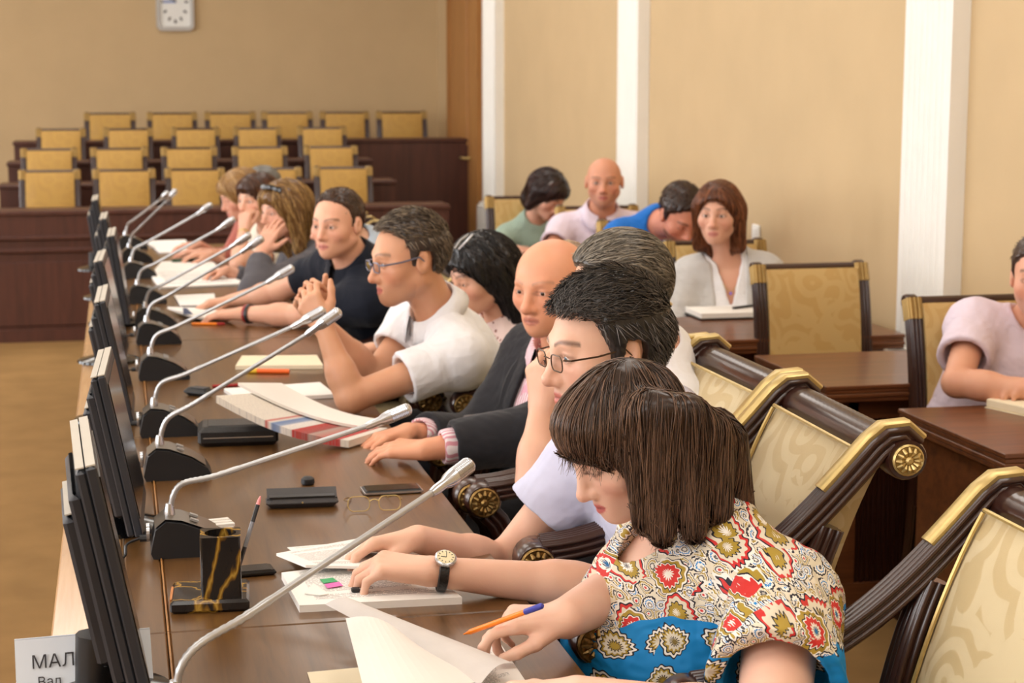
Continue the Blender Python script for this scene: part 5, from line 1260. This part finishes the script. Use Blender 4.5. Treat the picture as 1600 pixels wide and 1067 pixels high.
# ---- grey-haired man with glasses, hands clasped
C6 = W(640, 404, 4.95)
w6L = W(508, 515, 4.86); w6R = W(497, 500, 5.02)
HL6 = [(-.13, -.08), (-.06, -.072), (-.04, -.045), (-.03, .022), (.008, .027), (.013, -.016), (.026, -.010), (.031, .035), (.034, .066), (.06, .094), (.12, .105)]
p6 = person('man in white short-sleeved shirt and glasses with clasped hands', dict(seed=14, vox=.0042, hs=1.04, head=C6, fwd=(-.975, -.17, -.13), neck=W(690, 500, 5.02), pelvis=(1.12, 5.15, .56), face=(-1, -.18, 0), sf=(.03, .05), skin=S(212,158,124), eyes=.0034, browc=S(120,100,84), stubble=.15, nose=1.1,
    armL=dict(w=w6L, e=TB(548, 622, .795), d=(-.45, .35, .82), n=(-.5, -.75, .1), curl=(.75, 1.0, .6), thumb=.2), armR=dict(w=w6R, e=TB(585, 590, .80), d=(-.45, -.3, .84), n=(-.45, .85, .1), curl=(.75, 1.0, .6), thumb=.2),
    hair=dict(t_side=.006, t_top=.018, hairline=HL6, n=2600, L=.026, lift=.006, rad=.0013, c1=S(62,52,46), c2=S(176,160,138), top_x=-.010, flow=lambda q: np.stack([np.where(q[:, 2] > .06, .8, -.5), 0*q[:, 1], np.where(q[:, 2] > .06, .3, -1)], 1)),
    clothes=[dict(mat='c_white', off=.017, sleeve='short', slen=.52, sr=.026, vox=.005, fold=.002, collar=dict(s=1.0), cuts=[((.06, 0, .02), .03, (.12, 0, -.08), .01)])], legs=('trousers', 'c_trousers')))
glasses(p6, plain('grey_frames', S(110,112,130), .3, .4), .046, .027, .0019)
band(p6, 'R', 'watch_strap', 'black', .9, .031, .016)
# ---- dark-haired woman in lace knit
C5 = W(752, 430, 5.5)
p5 = person('black-haired woman in pink lace knit looking down', dict(seed=17, female=1, vox=.005, hs=.98, head=C5, fwd=(-.9, -.32, -.26), neck=W(788, 502, 5.55), pelvis=(1.3, 5.7, .52), face=(-1, -.15, 0), skin=S(222,170,142), eyes=.002, lips=S(190,110,108),
    armL=dict(w=(.80, 5.45, .78), hint=(.4, -.5, -1), d=(-1, 0, 0)), armR=dict(w=(.80, 5.75, .78), hint=(.4, .5, -1), d=(-1, 0, 0)),
    hair=dict(kind='long', len=.17, vol=1.5, back=.03, fringe=0, n=1600, L=.12, rad=.0018, rough=.006, nf=70, c1=S(16,14,15), c2=S(48,42,42)), clothes=[dict(name='knit_top', mat='c_knit', off=.016, sleeve='long', slen=.45, sr=.02)], legs=('trousers', 'c_black')))
def on_head(P, name, mat, pts, r):
    MB().tube([tuple(P.loc(*p)-P.root) for p in pts], r, 6).build(name, mat, P.o, True)
for s in (-1, 1): on_head(p5, 'hair_clip', 'chrome', [(.075, .02+s*.012, .115), (.05, .03+s*.02, .135), (.02, .03+s*.012, .146)], .004)
# ---- young man in navy
C7 = W(527, 350, 6.42)
p7 = person('young man in navy shirt with red bracelet turning towards the camera', dict(seed=19, vox=.0048, hs=.99, wide=1.06, head=C7, fwd=(-.66, -.75, -.06), neck=W(556, 417, 6.5), pelvis=(1.08, 6.7, .56), face=(-.93, -.36, 0), sf=(.06, .03), sw=.175, skin=S(232,178,150), eyes=.0036, lips=S(196,112,104), jaw=1.08, nr=.062,
    armL=dict(w=TB(378, 490, .79), hint=(.3, -.8, -1), d=(-.9, .42, -.05), n=(0, -.1, 1), curl=(.3, .4, .3)), armR=dict(w=TB(362, 470, .79), hint=(.3, .6, -1), d=(-.98, -.1, -.05), n=(0, 0, 1), curl=(.4, .4, .3)),
    hair=dict(t_side=.006, t_top=.011, top_x=-.02, hairline=HL6, n=1100, L=.018, lift=.003, rad=.0015, c1=S(58,38,26), c2=S(112,78,54)), clothes=[dict(name='polo_shirt', mat='c_navy', off=.018, sleeve='short', slen=.6, sr=.03, vox=.006, collar=dict(s=.96))], legs=('trousers', 'c_trousers')))
band(p7, 'L', 'bracelet', 'red', .9, .033, .014); band(p7, 'L', 'watch_strap', 'black', .86, .034, .016)
# ---- women at the far end
C8 = W(444, 330, 7.75)
p8 = person('woman in grey jacket with blonde hair resting cheek on palm', dict(seed=23, female=1, vox=.0055, hs=1.0, head=C8, fwd=(-.86, -.5, -.05), up=(.12, .05, 1), neck=W(478, 381, 7.85), pelvis=(1.05, 7.95, .54), face=(-.98, -.2, 0), bs=1.02, sd=.05, skin=S(228,172,146), eyes=.003,
    armL=dict(w=W(408, 396, 7.5), e=TB(398, 456, .79), d=(.42, .25, .85), n=(-.5, -.85, .2), curl=(.15, .25, .2), thumb=.1), armR=dict(w=TB(356, 424, .79), hint=(.4, .5, -1), d=(-.95, -.3, -.1), n=(0, .3, 1), curl=(.6, .7, .4)),
    hair=dict(kind='long', len=.17, vol=1.5, fringe=1, n=900, L=.12, rad=.0022, rough=.005, nf=70, c1=S(110,76,38), c2=S(206,166,104)), clothes=[dict(name='jacket', mat='c_grey', off=.018, sleeve='long', slen=.86, sr=.018, vox=.007), ], legs=('trousers', 'c_black')))
G8 = [(.06, -.07, .10), (.09, -.03, .115), (.095, 0, .112), (.09, .03, .115), (.06, .07, .10)]; on_head(p8, 'sunglasses', 'black_gloss', G8, .011)
C9 = W(402, 312, 8.85)
p9 = person('brown-haired woman in cream top with fist at her chin', dict(seed=25, female=1, vox=.006, hs=1.0, head=C9, fwd=(-.74, -.66, -.05), neck=W(425, 365, 8.95), pelvis=(.95, 9.1, .54), face=(-.95, -.3, 0), skin=S(228,176,150), eyes=.0032, lips=S(196,110,100),
    armL=dict(w=W(381, 362, 8.7), e=TB(372, 412, .79), d=(.1, .1, 1), n=(-.6, -.7, 0), curl=(1.0, 1.1, .6), thumb=.7), armR=dict(w=TB(330, 398, .79), hint=(.4, .5, -1), d=(-1, -.1, 0), n=(0, 0, 1)),
    hair=dict(kind='long', len=.09, vol=.9, fringe=1, n=600, L=.09, rad=.0022, c1=S(62,34,20), c2=S(130,84,54)), clothes=[dict(name='top', mat='c_cream', off=.016, sleeve='short', slen=.48, sr=.02, vox=.008)], legs=('trousers', 'c_black')))
band(p9, 'L', 'watch_strap', 'gold', .93, .026, .014)
C10 = W(376, 305, 9.45)
p10 = person('blonde woman farthest along the table looking down at papers', dict(seed=27, female=1, vox=.006, hs=1.0, head=C10, fwd=(-.92, -.2, -.33), neck=W(396, 352, 9.5), pelvis=(.95, 9.65, .54), face=(-1, -.2, 0), skin=S(224,170,146), eyes=.001, lips=S(190,100,98),
    armL=dict(w=TB(315, 395, .79), hint=(.4, -.5, -1), d=(-1, .1, 0), n=(0, 0, 1)), armR=dict(w=TB(312, 383, .79), hint=(.4, .5, -1), d=(-1, -.1, 0), n=(0, 0, 1)),
    hair=dict(kind='long', len=.07, vol=1.5, fringe=1, n=600, L=.08, rad=.0024, c1=S(150,112,66), c2=S(226,190,134)), clothes=[dict(name='top', mat='c_rose', off=.016, sleeve='long', slen=.5, sr=.016, vox=.008)], legs=('trousers', 'c_black')))
# ---- largely hidden neighbours
C12 = W(528, 352, 7.1)
person('person in light blue shirt mostly hidden behind the navy-shirted man', dict(seed=31, vox=.007, hs=.95, head=C12, fwd=(-1, 0, -.1), neck=W(572, 388, 7.15), pelvis=(1.15, 7.25, .54), face=(-1, 0, 0), skin=SK_M, armL=dict(w=(.82, 7.1, .7), d=(-1, 0, 0)), armR=dict(w=(.82, 7.35, .7), d=(-1, 0, 0)),
    hair=dict(c1=S(60,44,32), c2=S(90,70,50)), clothes=[dict(mat='c_ltblue', off=.016, vox=.008)], legs=('trousers', 'c_trousers')))
C11 = W(408, 296, 9.9)
person('grey-haired person mostly hidden behind the brown-haired woman at far end', dict(seed=45, vox=.008, hs=.98, head=C11, fwd=(-1, -.1, -.1), neck=W(424, 350, 9.95), pelvis=(1.05, 10.1, .54), face=(-1, 0, 0), skin=SK_M, armL=dict(w=(.85, 9.9, .7), d=(-1, 0, 0)), armR=dict(w=(.85, 10.2, .7), d=(-1, 0, 0)),
    hair=dict(c1=S(110,108,104), c2=S(150,148,142)), clothes=[dict(mat='c_ltblue', off=.016, vox=.009)], legs=('trousers', 'c_trousers')))
# ---- audience by the wall
Ca = W(1122, 334, 6.62)
pa = person('woman with auburn hair in white top and grey cardigan by the wall', dict(seed=33, female=1, vox=.0048, hs=.98, head=Ca, fwd=(-.50, -.86, -.03), neck=W(1137, 412, 6.7), pelvis=(2.38, 6.75, .52), face=(-.25, -1, 0), skin=S(224,172,146), eyes=.0034, lips=S(192,112,104), sw=.155,
    armL=dict(w=(2.52, 6.42, .62), hint=(1, .3, -.5), d=(-.5, -1, 0)), armR=dict(w=(2.22, 6.42, .62), hint=(-1, .3, -.5), d=(.5, -1, 0)),
    hair=dict(kind='long', len=.14, vol=.9, back=.014, n=1600, L=.12, rad=.0017, c1=S(84,46,28), c2=S(162,100,64)),
    clothes=[dict(name='top', mat='c_white', off=.012, sleeve='none', cuts=[((.05, 0, .02), .05, (.12, 0, -.13), .015)]), dict(name='cardigan', mat='c_cardigan', off=.022, sleeve='long', slen=.7, sr=.02, neck=.02, cuts=[((.06, 0, .03), .07, (.17, 0, -.12), .065), ((.17, 0, -.12), .065, (.20, 0, -.45), .075)])], legs=('trousers', 'c_black')))
MB().tube(spline([tuple(pa.N+np.stack([pa.f, pa.l, pa.u], 1)@A(v)-pa.root) for v in ((.04, .06, .02), (.10, .03, -.05), (.118, 0, -.085), (.10, -.03, -.05), (.04, -.06, .02))], 20), .0015, 5).build('necklace', 'gold', pa.o, True)
MB().lathe([(.001, -.007), (.007, 0), (.001, .007)], 10, 'z', tuple(pa.N+np.stack([pa.f, pa.l, pa.u], 1)@A((.122, 0, -.09))-pa.root)).build('pendant', plain('violet_stone', S(150,120,225), .2), pa.o, True)
Cb = W(1064, 336, 7.38)
pb_ = person('bearded man in bright blue polo bowed over his desk', dict(seed=35, vox=.0052, hs=1.05, head=Cb, fwd=(.12, -.80, -.58), neck=W(1028, 352, 7.62), pelvis=(2.38, 7.85, .52), face=(-.05, -1, 0), sd=.045, skin=S(212,142,116), eyes=.0, stubble=.75, beard=S(70,46,38), lips=S(190,110,100),
    armL=dict(w=(2.5, 7.3, .80), hint=(1, 0, -.6), d=(-.5, -1, 0)), armR=dict(w=(2.25, 7.3, .80), hint=(-1, 0, -.6), d=(.5, -1, 0)),
    hair=dict(t_side=.008, t_top=.016, n=900, L=.022, lift=.004, rad=.0018, c1=S(46,28,20), c2=S(96,64,44)), clothes=[dict(name='polo_shirt', mat='c_blue', off=.017, vox=.007, collar=dict())], legs=('trousers', 'c_trousers')))
Cc = W(944, 284, 8.62)
pc_ = person('bald man in white open-collared shirt sitting upright by pilaster', dict(seed=37, vox=.0055, hs=1.02, wide=1.1, head=Cc, fwd=(-.30, -.95, -.03), neck=W(938, 343, 8.7), pelvis=(2.40, 8.8, .52), face=(-.2, -1, 0), sw=.185, sd=.05, skin=S(212,152,124), eyes=.0036, browc=S(110,80,64), stubble=.2, nr=.06,
    armL=dict(w=(2.55, 8.3, .8), hint=(1, 0, -.6), d=(-.5, -1, 0)), armR=dict(w=(2.15, 8.3, .8), hint=(-1, 0, -.6), d=(.5, -1, 0)),
    hair=dict(t_side=.0035, t_top=.002, zmax=.045, n=0, rough=.0008, c1=S(120,90,70), c2=S(150,120,96)), clothes=[dict(mat='c_pink', off=.018, sleeve='short', slen=.55, sr=.03, vox=.007, collar=dict(s=1.05), cuts=[((.06, 0, .03), .035, (.13, 0, -.10), .012)])], legs=('trousers', 'c_trousers')))
Cd = W(856, 303, 9.45)
pd_ = person('woman in pale green jumper with dark bob bent over writing', dict(seed=39, female=1, vox=.006, hs=1.02, head=Cd, fwd=(.42, -.66, -.58), neck=W(835, 348, 9.6), pelvis=(2.28, 9.75, .5), face=(.1, -1, 0), skin=S(226,172,148), eyes=0, sd=.06,
    armL=dict(w=(2.45, 9.25, .8), hint=(1, 0, -.6), d=(-.5, -1, 0)), armR=dict(w=W(800, 388, 9.2), hint=(-1, 0, -.6), d=(.7, -1, 0)),
    hair=dict(kind='long', len=.09, vol=1.0, fringe=1, n=700, L=.09, rad=.0022, c1=S(34,18,16), c2=S(84,48,38)), clothes=[dict(name='jumper', mat='c_green', off=.018, sleeve='long', slen=.6, sr=.022, vox=.008)], legs=('trousers', 'c_black')))
on_head(pd_, 'hair_clip', 'chrome', [(.03, -.07, .09), (.03, -.055, .108)], .006)
Ce = W(1628, 432, 4.72)
pe = person('man in pale pink shirt with folded arms at the right edge', dict(seed=41, vox=.0048, hs=1.04, head=Ce, fwd=(-.55, -.83, -.06), neck=W(1612, 520, 4.8), pelvis=(2.5, 4.92, .54), face=(-.1, -1, 0), sw=.17, skin=S(222,166,138), eyes=.0036, stubble=.25,
    armR=dict(w=W(1622, 612, 4.45), e=W(1495, 598, 4.62), d=(1, .0, 0), n=(0, -.5, 1)), armL=dict(w=W(1640, 600, 4.5), hint=(.2, .0, -1), d=(-1, 0, 0), n=(0, 0, 1)),
    hair=dict(t_side=.005, t_top=.008, n=300, L=.015, rad=.0016, c1=S(66,48,38), c2=S(110,86,68)), clothes=[dict(mat='c_pink', off=.018, sleeve='short', slen=.6, sr=.032, vox=.006, collar=dict())], legs=('trousers', 'c_trousers')))
# ---- pen in the near woman's hand
a_, b_ = TB(724, 991, .79), TB(848, 946, .875)
pn = thing('ballpoint_pen', 'orange ballpoint pen with blue cap in the hand of the paisley woman', 'pen', tuple(a_)); dv = b_-a_
MB().tube([tuple(dv*.0), tuple(dv*.02), tuple(dv*.09)], [.0006, .0012, .0038], 10).build('tip', 'orange', pn, True)
MB().tube([tuple(dv*.09), tuple(dv*.80)], .0043, 10).build('barrel', 'orange', pn, True)
MB().tube([tuple(dv*.79), tuple(dv*.985), tuple(dv)], [.0048, .0048, .003], 10).build('end_cap', 'blue', pn, True)
